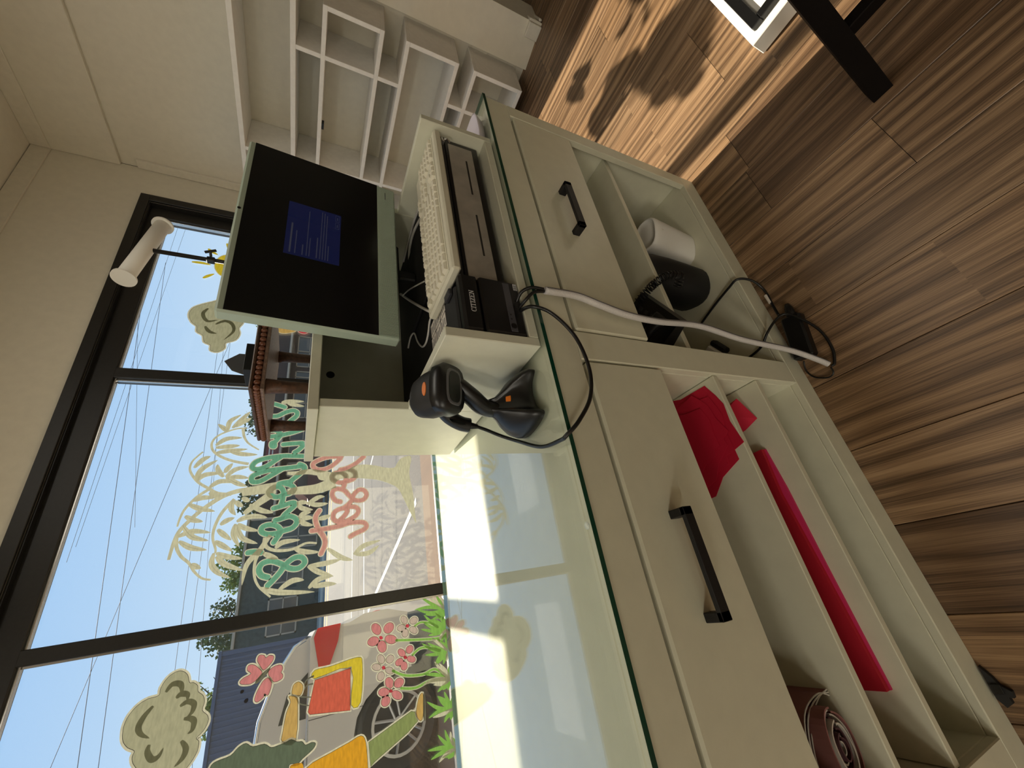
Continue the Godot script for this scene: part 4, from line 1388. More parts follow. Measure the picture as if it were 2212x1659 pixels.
# ---------------------------------------------------------------- shelf wall
func build_shelf_wall_things() -> void:
	var t := thing("box_shelf", "white staggered box shelf unit mounted on the cream wall", "shelf", Vector3(3.1, 0.06, -1.6))
	var m: Material = M.shelfwhite
	var xf := 2.935
	var xb := XW - 0.002
	var zr := -1.075
	var zl := -2.34
	var bd := [[1.725, 1.697, -0.2], [1.430, 1.402, -0.2], [1.274, 1.250, zr], [0.977, 0.953, zr], [0.832, 0.808, zr], [0.530, 0.506, zr], [0.410, 0.386, zr], [0.092, 0.066, zr]]
	for b in bd:
		boxpart(t, "shelf_board", m, xf, xb, b[1], b[0], b[2] if b[2] < -1 else -0.85, zl)
	var th := 0.024
	# uprights: row bottom, row top, z
	for r in [[0, 1], [1, 2], [2, 3], [3, 4], [4, 5], [5, 6], [6, 7]]:
		var hi: float = bd[r[0]][1]
		var lo: float = bd[r[1]][0]
		for z in [-1.315, -2.03, zl + 0.024]:
			if z == -1.315 and (r[0] == 0 or r[0] == 4):
				continue
			boxpart(t, "upright", m, xf, xb, lo, hi, z, z - th)
		if r[0] == 2 or r[0] == 4 or r[0] == 6:
			boxpart(t, "end_panel", m, xf, xb, lo, hi, zr, zr - th)
	boxpart(t, "peg", M.black, xf + 0.01, xf + 0.05, 1.236, 1.2495, -1.72, -1.76, 0.001)
	# outlet
	var o := thing("wall_outlet", "cream double wall outlet beside the lowest box shelf", "outlet", Vector3(XW, 0.33, -1.038))
	boxpart(o, "cover_plate", M.offwhite, XW - 0.006, XW, 0.274, 0.388, -1.002, -1.075, 0.002)
	for yy in [0.350, 0.312]:
		var st := mb()
		var r1 := []
		var r2 := []
		for i in 18:
			var a := TAU * i / 18
			r1.append(Vector3(XW - 0.006, yy + sin(a) * 0.0165, -1.0385 + cos(a) * 0.0165))
			r2.append(Vector3(XW - 0.009, yy + sin(a) * 0.016, -1.0385 + cos(a) * 0.016))
		loft(st, [r1, r2])
		var so := part(o, "socket", st, M.white)
		for q in [[-0.006, 0.004], [0.006, 0.004]]:
			boxpart(so, "slot", M.blackmat, XW - 0.0094, XW - 0.0088, yy + q[1] - 0.0045, yy + q[1] + 0.0045, -1.0385 + q[0] - 0.0013, -1.0385 + q[0] + 0.0013, 0.0)
		boxpart(so, "ground_hole", M.blackmat, XW - 0.0094, XW - 0.0088, yy - 0.0105, yy - 0.0055, -1.0412, -1.0358, 0.0)

# ---------------------------------------------------------------- things standing on the floor
func build_floor_things() -> void:
	# white tube on a pole behind the counter
	var t := thing("tube_stand", "white tube with flanged ends on a black pole before the window", "stand", Vector3(2.045, 0, -2.2))
	var a := Vector3(2.312, 2.062, -2.27)
	var b := Vector3(1.782, 2.103, -2.165)
	var d := (b - a).normalized()
	var st := mb()
	tube(st, [a, b], 0.0395, 28)
	part(t, "tube", st, M.white, true)
	for q in [[a, -1.0], [b, 1.0]]:
		st = mb()
		tube(st, [q[0] - d * q[1] * 0.006, q[0] + d * q[1] * 0.004], 0.054, 28)
		part(t, "flange", st, M.white)
	st = mb()
	tube(st, v3([2.048, 2.045, -2.215, 2.045, 0.03, -2.215]), 0.0125, 12)
	part(t, "pole", st, M.black, true)
	st = mb()
	cbox(st, 2.030, 2.062, 1.76, 1.80, -2.232, -2.198, 0.004)
	tube(st, v3([2.062, 1.78, -2.2, 2.086, 1.785, -2.19]), 0.007, 8)
	cbox(st, -0.008, 0.008, -0.03, 0.03, -0.005, 0.005, 0.002, Transform3D(Basis(Vector3.BACK, 0.5), Vector3(2.093, 1.785, -2.19)))
	part(t, "clamp_knob", st, M.black)
	st = mb()
	lathe(st, Vector3(2.045, 0.0, -2.215), [[0.17, 0.0], [0.17, 0.008], [0.15, 0.014], [0.02, 0.02], [0.016, 0.05]], 28)
	part(t, "base_plate", st, M.black, true)
	# power adapter
	var p := thing("power_adapter", "black power adapter brick on the floor in front of the counter", "power adapter", Vector3(0.49, 0, -0.46))
	var tr := Transform3D(Basis(Vector3.UP, -0.18), Vector3(0.492, 0.0, -0.452))
	st = mb()
	cbox(st, -0.066, 0.06, 0.0005, 0.032, -0.0255, 0.0255, 0.005, tr)
	part(p, "brick", st, M.black)
	st = mb()
	tube(st, [tr * Vector3(0.058, 0.016, 0), tr * Vector3(0.085, 0.014, -0.002), tr * Vector3(0.10, 0.013, -0.004)], [0.013, 0.011, 0.006], 10)
	part(p, "plug", st, M.black, true)
	st = mb()
	tube(st, v3([0.655, 0.0115, -0.4725, 0.625, 0.0105, -0.4722]), 0.0046, 8)
	part(p, "cable_tag", st, M.paper)
	# black strap end by the foot of the counter
	var k := thing("black_strap", "frayed black strap end on the floor by the counter foot", "strap", Vector3(-0.30, 0, -0.47))
	st = mb()
	prism(st, PackedVector2Array([Vector2(-0.268, -0.4885), Vector2(-0.285, -0.478), Vector2(-0.298, -0.474), Vector2(-0.307, -0.461), Vector2(-0.317, -0.463), Vector2(-0.316, -0.470), Vector2(-0.326, -0.470), Vector2(-0.333, -0.481), Vector2(-0.320, -0.4895)]), Vector3(0, 0.0005, 0), Vector3.RIGHT, Vector3.BACK, Vector3.UP, 0.010)
	part(k, "strap", st, M.blackmat)
	st = mb()
	cbox(st, -0.312, -0.296, 0.0105, 0.014, -0.487, -0.472, 0.001)
	part(k, "buckle", st, M.black)
	# low white plinth with black framed panel
	var w := thing("white_plinth", "low white plinth with a black framed panel on the sunlit floor", "plinth", Vector3(1.6, 0, 0.2))
	boxpart(w, "plinth", M.white, 1.345, 1.95, 0.004, 0.060, -0.130, 0.55, 0.002)
	var fr := mb()
	for e in [[1.375, 1.92, -0.105, -0.075], [1.375, 1.92, 0.49, 0.52], [1.375, 1.405, -0.075, 0.49], [1.89, 1.92, -0.075, 0.49]]:
		cbox(fr, e[0], e[1], 0.0605, 0.078, e[2], e[3], 0.002)
	part(w, "black_frame", fr, M.black)
	boxpart(w, "white_panel", M.white, 1.405, 1.89, 0.0605, 0.066, -0.075, 0.49, 0.0)
	# dark stool whose splayed leg reaches into the picture
	var s := thing("dark_stool", "dark wooden stool with a splayed leg at the right edge", "stool", Vector3(1.2, 0, 0.2))
	for l in [[Vector3(0.935, 0, -0.028), Vector3(1.075, 0.66, 0.045)], [Vector3(0.935, 0, 0.44), Vector3(1.075, 0.66, 0.365)], [Vector3(1.315, 0, 0.21), Vector3(1.225, 0.66, 0.205)]]:
		stool_leg(s, "leg", l[0], l[1], 0.021)
	stool_leg(s, "crossbar", Vector3(0.975, 0.185, -0.005), Vector3(0.975, 0.185, 0.418), 0.015)
	boxpart(s, "seat", M.darkwood, 1.03, 1.29, 0.66, 0.69, 0.0, 0.41, 0.006)

func stool_leg(parent: Node3D, called: String, a: Vector3, b: Vector3, r: float) -> void:
	var st := mb()
	var ring := func(c: Vector3) -> Array:
		return [c + Vector3(-r, 0, -r), c + Vector3(r, 0, -r), c + Vector3(r, 0, r), c + Vector3(-r, 0, r)]
	if absf(b.y - a.y) < 0.01:
		cbox(st, a.x - r, a.x + r, a.y - r, a.y + r, a.z, b.z, 0.002)
	else:
		loft(st, [ring.call(a), ring.call(b)])
	part(parent, called, st, M.darkwood)

# ---------------------------------------------------------------- paintings on the glass
func p2(a: Array) -> Array:
	var out := []
	for i in range(0, a.size(), 2):
		out.append(Vector2(a[i] * 0.001, a[i + 1] * 0.001))
	return out

func leaf_outline(sm: Array, w: float) -> PackedVector2Array:
	var n := sm.size()
	var l := PackedVector2Array()
	var r := []
	for i in n:
		var a: Vector2 = sm[maxi(i - 1, 0)]
		var b: Vector2 = sm[mini(i + 1, n - 1)]
		var d := (b - a).normalized()
		var f := float(i) / (n - 1)
		var k := w * maxf(0.05, pow(sin(PI * clampf(f * 0.9 + 0.1, 0.0, 1.0)), 0.8))
		var s := Vector2(-d.y, d.x) * k
		l.append(sm[i] + s)
		r.append(sm[i] - s)
	r.reverse()
	l.append_array(PackedVector2Array(r))
	return l

func taper_outline(sm: Array, w: float) -> PackedVector2Array:
	var n := sm.size()
	var l := PackedVector2Array()
	var r := []
	for i in n:
		var a: Vector2 = sm[maxi(i - 1, 0)]
		var b: Vector2 = sm[mini(i + 1, n - 1)]
		var d := (b - a).normalized()
		var s := Vector2(-d.y, d.x) * w * (1.0 - 0.55 * i / (n - 1))
		l.append(sm[i] + s)
		r.append(sm[i] - s)
	r.reverse()
	l.append_array(PackedVector2Array(r))
	return l

# union of polygons in millimetres: outer rings and holes kept apart
func add_region(acc: Dictionary, rings: Array) -> void:
	var p_out := []
	var p_hole := []
	for r in rings:
		if Geometry2D.is_polygon_clockwise(r):
			p_hole.append(r)
		else:
			p_out.append(r)
	for p in p_out:
		var holes := []
		for h in acc.holes:
			holes.append_array(Geometry2D.clip_polygons(h, p))
			for g in p_hole:
				holes.append_array(Geometry2D.intersect_polygons(h, g))
		for g in p_hole:
			var left := [g]
			for o in acc.outers:
				var nxt := []
				for q in left:
					nxt.append_array(Geometry2D.clip_polygons(q, o))
				left = nxt
			holes.append_array(left)
		var outers := []
		var cur: PackedVector2Array = p
		for o in acc.outers:
			var r := Geometry2D.merge_polygons(o, cur)
			var outs := []
			for q in r:
				if Geometry2D.is_polygon_clockwise(q):
					holes.append(q)
				else:
					outs.append(q)
			if outs.size() == 1:
				cur = outs[0]
			else:
				outers.append(o)
		outers.append(cur)
		acc.outers = outers
		acc.holes = []
		for h in holes:
			if absf(area2(h)) > 6.0:
				acc.holes.append(h)

func area2(p: PackedVector2Array) -> float:
	var s := 0.0
	for i in p.size():
		s += p[i].cross(p[(i + 1) % p.size()])
	return s / 2.0

func middle(p: PackedVector2Array) -> Vector2:
	var c := Vector2.ZERO
	for q in p:
		c += q / p.size()
	return c

func paint_shape(st: SurfaceTool, outer: PackedVector2Array, holes: Array, z: float) -> void:
	var pieces := [outer]
	for h in holes:
		var x := middle(h).x
		var nxt := []
		for p in pieces:
			for rect in [PackedVector2Array([Vector2(-9000, -9000), Vector2(x, -9000), Vector2(x, 9000), Vector2(-9000, 9000)]), PackedVector2Array([Vector2(x, -9000), Vector2(9000, -9000), Vector2(9000, 9000), Vector2(x, 9000)])]:
				nxt.append_array(Geometry2D.intersect_polygons(p, rect))
		pieces = nxt
	for h in holes:
		var nxt := []
		for p in pieces:
			nxt.append_array(Geometry2D.clip_polygons(p, h))
		pieces = nxt
	for p in pieces:
		var idx := Geometry2D.triangulate_polygon(p)
		for i in range(0, idx.size(), 3):
			var a: Vector2 = p[idx[i]]
			var b: Vector2 = p[idx[i + 1]]
			var c: Vector2 = p[idx[i + 2]]
			if (b - a).cross(c - a) < 0:
				var s := b
				b = c
				c = s
			tri(st, Vector3(a.x, a.y, z * 1000) * 0.001, Vector3(b.x, b.y, z * 1000) * 0.001, Vector3(c.x, c.y, z * 1000) * 0.001)

func paint_rim(st: SurfaceTool, ring: PackedVector2Array, width: float, z: float) -> void:
	var n := ring.size()
	var outp := []
	for i in n:
		var d := (ring[(i + 1) % n] - ring[(i - 1 + n) % n]).normalized()
		outp.append(ring[i] + Vector2(d.y, -d.x) * width)
	for i in n:
		var j := (i + 1) % n
		quad(st, Vector3(ring[i].x, ring[i].y, z * 1000) * 0.001, Vector3(outp[i].x, outp[i].y, z * 1000) * 0.001, Vector3(outp[j].x, outp[j].y, z * 1000) * 0.001, Vector3(ring[j].x, ring[j].y, z * 1000) * 0.001)

func build_paintings() -> void:
	var layer := 0
	for e in PAINTINGS:
		var first := p2(e[3][0][4])
		var t := thing(e[0], e[1], e[2], Vector3(first[0].x, first[0].y, ZG + 0.004), "pictures painted on the shop window")
		var groups := {}
		var order := []
		for q in e[3]:
			var key: String = q[2]
			var plain := key.ends_with("0")
			if plain:
				key = key.left(-1)
			var g: String = key if e[0] in ["painted_willow", "painted_lettering", "painted_grass"] else q[1] + "|" + key
			if not groups.has(g):
				groups[g] = {"outers": [], "holes": [], "name": q[1], "mat": key, "rim": 0.0}
				order.append(g)
			var acc: Dictionary = groups[g]
			var pts := []
			for p in p2(q[4]):
				pts.append(p * 1000.0)
			var rings := []
			if q[0] == "f":
				var poly := PackedVector2Array(catmull(pts, 3, true))
				if Geometry2D.is_polygon_clockwise(poly):
					poly.reverse()
				if Geometry2D.triangulate_polygon(poly).is_empty():
					poly = PackedVector2Array(pts)
					if Geometry2D.is_polygon_clockwise(poly):
						poly.reverse()
				rings = [poly]
				acc.rim = maxf(acc.rim, q[3])
			elif q[0] == "l":
				var lf := leaf_outline(catmull(pts, 5), q[3] * 0.5)
				rings = Geometry2D.offset_polygon(lf, 0.4, Geometry2D.JOIN_ROUND) if not Geometry2D.is_polygon_clockwise(lf) else Geometry2D.offset_polygon(reversed_poly(lf), 0.4, Geometry2D.JOIN_ROUND)
			elif plain:
				var tp := taper_outline(catmull(pts, 6), q[3] * 0.5)
				if Geometry2D.is_polygon_clockwise(tp):
					tp = reversed_poly(tp)
				rings = Geometry2D.offset_polygon(tp, 0.5, Geometry2D.JOIN_ROUND)
			else:
				rings = Geometry2D.offset_polyline(PackedVector2Array(catmull(pts, 6)), q[3] * 0.5, Geometry2D.JOIN_ROUND, Geometry2D.END_ROUND)
				acc.rim = 4.5 if key != "grass" else 2.5
			add_region(acc, rings)
		for g in order:
			var acc: Dictionary = groups[g]
			for o in acc.outers:
				var z := ZG + 0.0036 + 0.00006 * layer
				layer += 1
				var mine := []
				for h in acc.holes:
					if Geometry2D.is_point_in_polygon(h[0], o) or Geometry2D.is_point_in_polygon(middle(h), o):
						mine.append(h)
				var st := mb()
				paint_shape(st, o, mine, z)
				var po := part(t, acc.name, st, M["paint_" + acc.mat])
				if acc.rim > 0.0:
					var bs := mb()
					paint_rim(bs, o, acc.rim, z - 0.00003)
					for h in mine:
						paint_rim(bs, h if Geometry2D.is_polygon_clockwise(h) else reversed_poly(h), minf(acc.rim, 3.0), z - 0.00003)
					part(po, "outline", bs, M.paint_border)
					if acc.rim > 5.0:
						var cs := mb()
						for c in Geometry2D.offset_polygon(o, -1.0, Geometry2D.JOIN_ROUND):
							paint_rim(cs, c, 1.7, z + 0.00003)
						part(po, "contour", cs, M.paint_ink)
			if e[0] == "painted_lettering":
				var ls := mb()
				for q in e[3]:
					if q[0] != "s":
						continue
					var mid := catmull(p2(q[4]), 6)
					for off in [-0.0062, -0.0015, 0.0052]:
						thin_line(ls, mid, off, 0.0007, ZG + 0.0036 + 0.00006 * layer)
				part(t, "brush_lines", ls, M["paint_" + acc.mat])
			if e[0] == "painted_willow":
				var ls := mb()
				for q in e[3]:
					if q[0] == "l":
						thin_line(ls, catmull(p2(q[4]), 6), 0.0, 0.0006, ZG + 0.0036 + 0.00006 * layer)
				part(t, "brush_lines", ls, M["paint_" + acc.mat])

func thin_line(st: SurfaceTool, pts: Array, off: float, w: float, z: float) -> void:
	var q := []
	for i in pts.size():
		var a: Vector2 = pts[maxi(i - 1, 0)]
		var b: Vector2 = pts[mini(i + 1, pts.size() - 1)]
		var d := (b - a).normalized()
		var n := Vector2(-d.y, d.x)
		var l: Vector2 = pts[i] + n * (off - w)
		var h: Vector2 = pts[i] + n * (off + w)
		q.append([Vector3(l.x, l.y, z), Vector3(h.x, h.y, z)])
	for i in q.size() - 1:
		quad(st, q[i][0], q[i + 1][0], q[i + 1][1], q[i][1])

func reversed_poly(p: PackedVector2Array) -> PackedVector2Array:
	var r := p.duplicate()
	r.reverse()
	return r

const PAINTINGS := [
["painted_lettering","teal brush lettering painted on the window glass, mirrored from inside","window lettering",[
["s","letter_stroke","teal",27,[1372,1485,1372,1418,1363,1383,1351,1349]],
["s","letter_stroke","teal",27,[1281,1476,1282,1422,1286,1382,1312,1342,1328,1299,1315,1274,1287,1276,1259,1301,1226,1328]],
["s","letter_stroke","teal",27,[1185,1456,1185,1421,1183,1384,1170,1364,1152,1356,1124,1370,1106,1381,1086,1391]],
["s","letter_stroke","teal",27,[1134,1451,1139,1421,1147,1368,1158,1329,1171,1288,1193,1235]],
["s","letter_stroke","teal",27,[1088,1334,1093,1292,1098,1229]],
["s","letter_stroke","teal",27,[1080,1223,1052,1245,1035,1267]],
["s","letter_stroke","teal",27,[1008,1219,1011,1286,1012,1328,1001,1407,981,1464,953,1485,934,1477,931,1449,951,1407,986,1366,1005,1341]],
["s","letter_stroke","teal",27,[943,1219,933,1301,924,1380,909,1438,888,1477,860,1478,851,1460,860,1427,893,1378,925,1331]],
["s","letter_stroke","teal",27,[956,1234,943,1210,921,1205,892,1230,860,1265,847,1278,842,1314,836,1337]],
["s","letter_stroke","teal",27,[834,1303,821,1268,797,1255,775,1276,768,1308,756,1342,772,1374,792,1382,814,1362,815,1331,795,1312,770,1308,732,1310,713,1315]],
["s","letter_stroke","teal",27,[691,1351,701,1312,714,1274,717,1248,699,1245,674,1269,650,1292,629,1306,622,1337]],
["s","letter_stroke","teal",27,[620,1337,632,1296,638,1262,620,1231,594,1228,570,1249,559,1290,548,1327,549,1373,565,1399,590,1396,599,1361,587,1325,563,1306,542,1308,527,1318,500,1334]],
["s","letter_stroke","teal",27,[459,1451,460,1423,452,1391]],
["s","letter_stroke","teal",27,[321,1346,335,1376,365,1391,395,1377,402,1336,384,1292,352,1240,349,1197,375,1170,404,1188,405,1226,374,1267,333,1293,280,1342]],
["f","letter_dot","teal",4,[1093,1412,1109,1406,1114,1390,1101,1374,1081,1368,1063,1375,1060,1393,1071,1408]],
]],
["painted_lettering","pink brush lettering painted on the window glass under the teal words","window lettering",[
["s","letter_stroke","pink",26,[1002,994,1000,1060,990,1104,964,1153,938,1157,917,1127,922,1081,951,1035,988,999]],
["s","letter_stroke","pink",26,[999,853,951,906,925,952,913,991]],
["s","letter_stroke","pink",26,[913,997,915,952,893,912,859,908,840,935,827,995,845,1034,868,1044,891,1027,893,991,868,963,835,966,803,974,787,979]],
["s","letter_stroke","pink",26,[705,992,716,1021,749,1040,777,1035,788,1009,774,970,740,940,709,903,709,858,737,837,767,849,775,880,754,907,732,919]],
["s","letter_stroke","pink",26,[716,919,689,942,672,962]],
["s","letter_stroke","pink",26,[669,968,670,933,664,900,641,885,612,902,588,946,579,983,587,1011,607,1029,637,1027,656,1005,663,968,646,950,617,967,592,992]],
["s","letter_stroke","pink",26,[544,1144,549,1071,559,988,572,931,568,858,545,837,525,852,506,901,491,930]],
["s","letter_stroke","pink",26,[659,1108,628,1126,592,1124,545,1105,503,1078,463,1069,411,1088]],
]],
["painted_willow","pale willow tree with drooping leafy branches painted on the glass","window painting",[
["f","trunk","cream",0,[904,1130,898,1057,905,967,938,906,943,843,934,779,918,713,916,656,948,635,984,603,994,535,874,556,743,538,582,530,536,528,600,559,692,598,769,635,802,683,829,748,842,811,853,905,850,996,813,1039,840,1078,855,1121]],
["s","branch","cream0",40,[881,1065,905,1174,898,1247,900,1298]],
["s","branch","cream0",74,[831,1030,795,1126,789,1229,785,1289]],
["s","branch","cream0",67,[813,1351,806,1427,796,1482,787,1518]],
["s","branch","cream0",45,[772,1374,729,1428,693,1471,670,1495]],
["s","branch","cream0",27,[816,1438,802,1540,775,1609,719,1680,665,1730,606,1771,558,1785,511,1790,464,1793]],
["s","branch","cream0",17,[785,1569,795,1632,822,1676,862,1732,907,1768,946,1784,991,1777,1043,1739]],
["s","branch","cream0",16,[828,1667,782,1724,720,1767,669,1782,627,1786]],
["s","branch","cream0",18,[756,1550,689,1597,615,1621,553,1622,495,1602,473,1601]],
["s","branch","cream0",17,[569,1780,519,1770,474,1744,438,1707,393,1677,357,1640,344,1601]],
["s","branch","cream0",16,[964,1506,987,1595,1022,1663,1062,1698,1110,1702,1153,1671,1189,1599,1197,1543]],
["s","branch","cream0",16,[1190,1560,1139,1548,1096,1521,1053,1463]],
["s","branch","cream0",18,[540,1354,480,1383,415,1411,342,1410,281,1383,222,1324]],
["s","branch","cream0",21,[529,1377,504,1378,473,1360,453,1309,453,1235,478,1169,472,1114]],
["l","leaf","cream",27,[948,1765,996,1732,1015,1699]],
["l","leaf","cream",27,[888,1750,944,1724,991,1662]],
["l","leaf","cream",27,[869,1743,905,1708,914,1617]],
["l","leaf","cream",27,[831,1677,864,1631,854,1552]],
["l","leaf","cream",27,[914,1617,940,1605,970,1585]],
["l","leaf","cream",27,[888,1609,932,1567,947,1504]],
["l","leaf","cream",27,[889,1619,929,1650,965,1658]],
["l","leaf","cream",27,[882,1608,886,1550,877,1496]],
["l","leaf","cream",27,[882,1603,847,1546,829,1501]],
["l","leaf","cream",27,[1083,1683,1125,1635,1132,1558]],
["l","leaf","cream",27,[1069,1681,1076,1617,1082,1564]],
["l","leaf","cream",27,[1035,1676,1048,1614,1058,1522]],
["l","leaf","cream",27,[1045,1608,1027,1546,1022,1467]],
["l","leaf","cream",27,[1174,1641,1195,1660,1220,1691]],
["l","leaf","cream",27,[1181,1637,1240,1633,1286,1582]],
["l","leaf","cream",27,[1196,1616,1256,1573,1310,1536]],
["l","leaf","cream",27,[1204,1601,1241,1560,1265,1525]],
["l","leaf","cream",27,[742,1756,715,1704,695,1633]],
["l","leaf","cream",27,[679,1762,656,1723,643,1679]],
["l","leaf","cream",27,[759,1740,774,1699,770,1639]],
["l","leaf","cream",27,[625,1760,568,1714,541,1640]],
["l","leaf","cream",27,[574,1774,596,1718,582,1636]],
["l","leaf","cream",27,[551,1766,513,1710,494,1640]],
["l","leaf","cream",27,[431,1697,418,1677,405,1652]],
["l","leaf","cream",27,[619,1598,640,1571,652,1537]],
["l","leaf","cream",27,[596,1607,565,1575,533,1537]],
["l","leaf","cream",27,[535,1610,508,1573,475,1525]],
["l","leaf","cream",27,[473,1596,450,1546,431,1475]],
["l","leaf","cream",27,[456,1594,413,1550,370,1463]],
["l","leaf","cream",27,[474,1606,420,1608,374,1573,342,1517]],
["l","leaf","cream",27,[630,1524,650,1480,648,1422]],
["l","leaf","cream",27,[617,1517,590,1478,570,1414]],
["l","leaf","cream",27,[612,1522,539,1488,502,1412]],
["l","leaf","cream",27,[618,1528,560,1530,495,1497]],
["l","leaf","cream",27,[753,1555,704,1559,666,1534]],
["l","leaf","cream",27,[746,1544,726,1526,712,1503]],
["l","leaf","cream",27,[763,1514,749,1492,742,1475]],
["l","leaf","cream",27,[803,1673,780,1640,786,1590]],
["l","leaf","cream",28,[533,1367,466,1396,398,1450,299,1461]],
["l","leaf","cream",28,[272,1376,238,1284,215,1112]],
["l","leaf","cream",28,[252,1286,287,1225,283,1168]],
["l","leaf","cream",28,[353,1153,314,1095,281,1018]],
["l","leaf","cream",28,[352,1150,356,1059,367,981]],
["l","leaf","cream",28,[242,1121,245,1062,240,1001]],
["l","leaf","cream",28,[238,1143,276,1093,282,1025]],
["l","leaf","cream",28,[386,909,430,851,450,756]],
["l","leaf","cream",28,[385,900,385,825,421,765]],
["l","leaf","cream",28,[436,1054,379,981,355,916]],
["l","leaf","cream",28,[721,1473,683,1411,666,1351]],
["l","leaf","cream",28,[641,1505,653,1444,639,1378]],
["l","leaf","cream",27,[711,1234,716,1204,710,1173]],
["l","leaf","cream",27,[703,1177,726,1143,742,1113,743,1083]],
["l","leaf","cream",27,[707,1171,695,1121,700,1062]],
["l","leaf","cream",27,[707,1227,680,1202,667,1144]],
["l","leaf","cream",28,[621,1216,647,1194,655,1154]],
["l","leaf","cream",28,[614,1213,590,1186,575,1139]],
["l","leaf","cream",28,[615,1201,622,1174,619,1141]],
["l","leaf","cream",28,[610,1112,616,1076,627,1045]],
["l","leaf","cream",28,[452,1225,432,1176,421,1097]],
["l","leaf","cream",28,[467,1323,495,1289,500,1202]],
["l","leaf","cream",28,[449,1381,427,1343,411,1304]],
["l","leaf","cream",28,[1380,1369,1394,1326,1398,1237]],
["l","leaf","cream",28,[1387,1337,1372,1302,1361,1234]],
]],
["painted_cloud","large grey-green cloud painted on the leftmost visible pane","window painting",[
["f","cloud_body","cloud",9,[-113,1725,-85,1723,-51,1704,-35,1677,-37,1653,-57,1630,-89,1618,-92,1603,-109,1584,-132,1579,-151,1558,-178,1548,-208,1552,-232,1529,-257,1523,-287,1537,-307,1558,-321,1547,-356,1548,-390,1567,-410,1586,-430,1626,-411,1693,-367,1743,-335,1769,-312,1776,-294,1773,-277,1798,-251,1818,-223,1825,-193,1826,-160,1816,-130,1790,-117,1760]],
["l","swirl","clouddark",22,[-107,1701,-82,1683,-86,1654,-108,1643,-132,1644]],
["l","swirl","clouddark",22,[-138,1659,-127,1642,-135,1618,-157,1616]],
["l","swirl","clouddark",22,[-173,1639,-162,1613,-176,1588,-205,1590,-222,1608]],
["l","swirl","clouddark",22,[-224,1617,-228,1593,-243,1577,-272,1579,-282,1594]],
["l","swirl","clouddark",22,[-149,1738,-180,1763,-214,1775,-242,1761,-263,1729]],
["l","swirl","clouddark",22,[-286,1725,-309,1727,-339,1708,-336,1686,-310,1673]],
["l","swirl","clouddark",22,[-302,1613,-333,1592,-364,1598,-387,1623]],
]],
["painted_cloud","smaller pale cloud painted on the glass beside the monitor","window painting",[
["f","cloud_body","cloud",9,[2184,1792,2150,1844,2108,1912,2069,1952,2013,1962,1956,1939,1926,1906,1884,1900,1856,1862,1807,1849,1786,1812,1746,1806,1738,1766,1771,1733,1814,1733,1846,1681,1902,1664,1945,1676,1993,1657,2047,1663,2100,1682,2167,1734]],
["l","swirl","clouddark",22,[2085,1867,2035,1889,1978,1857,1996,1802]],
["l","swirl","clouddark",22,[1959,1808,1994,1760,1974,1716,1914,1702,1838,1745]],
["l","swirl","clouddark",22,[1933,1862,1894,1834,1883,1792]],
]],
["painted_sun","yellow sun with short rays painted on the glass behind the monitor","window painting",[
["f","disc","yellow",5,[2478,1886,2540,1881,2584,1859,2602,1827,2583,1793,2522,1771,2447,1773,2405,1796,2395,1833,2424,1865]],
["l","ray","yellow",22,[2482,2021,2487,1964,2482,1907]],
["l","ray","yellow",22,[2635,1948,2611,1920,2590,1882]],
["l","ray","yellow",22,[2347,1936,2374,1910,2402,1877]],
["l","ray","yellow",22,[2722,1844,2672,1824,2631,1813]],
["l","ray","yellow",22,[2657,1763,2614,1757,2570,1759]],
["l","ray","yellow",22,[2380,1799,2351,1795,2310,1796]],
]],
["painted_butterfly","pink butterfly with cream outline painted on the glass above the car","window painting",[
["f","wing","rose",7,[-84,1338,-56,1354,-36,1347,-41,1325,-53,1317,-45,1303,-52,1284,-73,1286,-94,1305,-104,1322]],
["f","wing","rose",7,[-102,1333,-73,1364,-70,1389,-90,1392,-107,1375,-118,1404,-131,1418,-143,1408,-149,1370,-134,1344,-117,1328]],
["f","wing","rose",7,[-113,1300,-97,1276,-97,1247,-115,1238,-130,1244,-140,1236,-157,1238,-164,1270,-138,1294]],
["f","wing","rose",7,[-144,1315,-141,1297,-164,1282,-194,1285,-212,1294,-202,1309,-215,1311,-229,1334,-219,1348,-194,1344,-164,1330]],
["l","body","olive",20,[-151,1351,-126,1323,-98,1293]],
["l","antenna_dot","ink",14,[-173,1410,-172,1403,-169,1396]],
["l","antenna_dot","ink",16,[-219,1387,-212,1382,-205,1376]],
]],
["painted_shopper","figure in a yellow dress carrying shopping bags painted on the glass","window painting",[
["f","yellow_bag","yellow",8,[-153,1092,-151,1013,-138,885,-172,859,-338,867,-337,915,-179,917,-189,1090]],
["f","orange_bag","orange",8,[-196,1089,-179,919,-361,917,-333,1104,-321,1113]],
["s","bag_handle","olive0",7,[-176,1094,-185,1124,-206,1140]],
["s","bag_handle","olive0",7,[-209,1096,-210,1123,-230,1140]],
["s","bag_handle","olive0",7,[-242,1166,-254,1139,-263,1101]],
["s","bag_handle","olive0",7,[-248,1169,-278,1152,-295,1110]],
["f","hand","ochre",6,[-216,1190,-193,1184,-186,1162,-206,1142,-233,1144,-245,1154,-240,1177,-230,1189]],
["f","arm","ochre",7,[-236,1203,-248,1167,-277,1160,-416,1159,-407,1217,-370,1217,-301,1208,-262,1193]],
["f","hair","moss",8,[-427,1492,-410,1473,-404,1421,-382,1392,-375,1364,-394,1336,-397,1289,-417,1261,-417,1233,-414,1203,-409,1179,-424,1153,-429,1131,-446,1116,-443,1091,-451,1072,-470,1082,-493,1124,-506,1144,-500,1175,-516,1181,-577,1173,-485,1495]],
["f","face","gold",0,[-518,1177,-504,1170,-506,1137,-518,1122,-564,1116,-594,1114,-578,1169]],
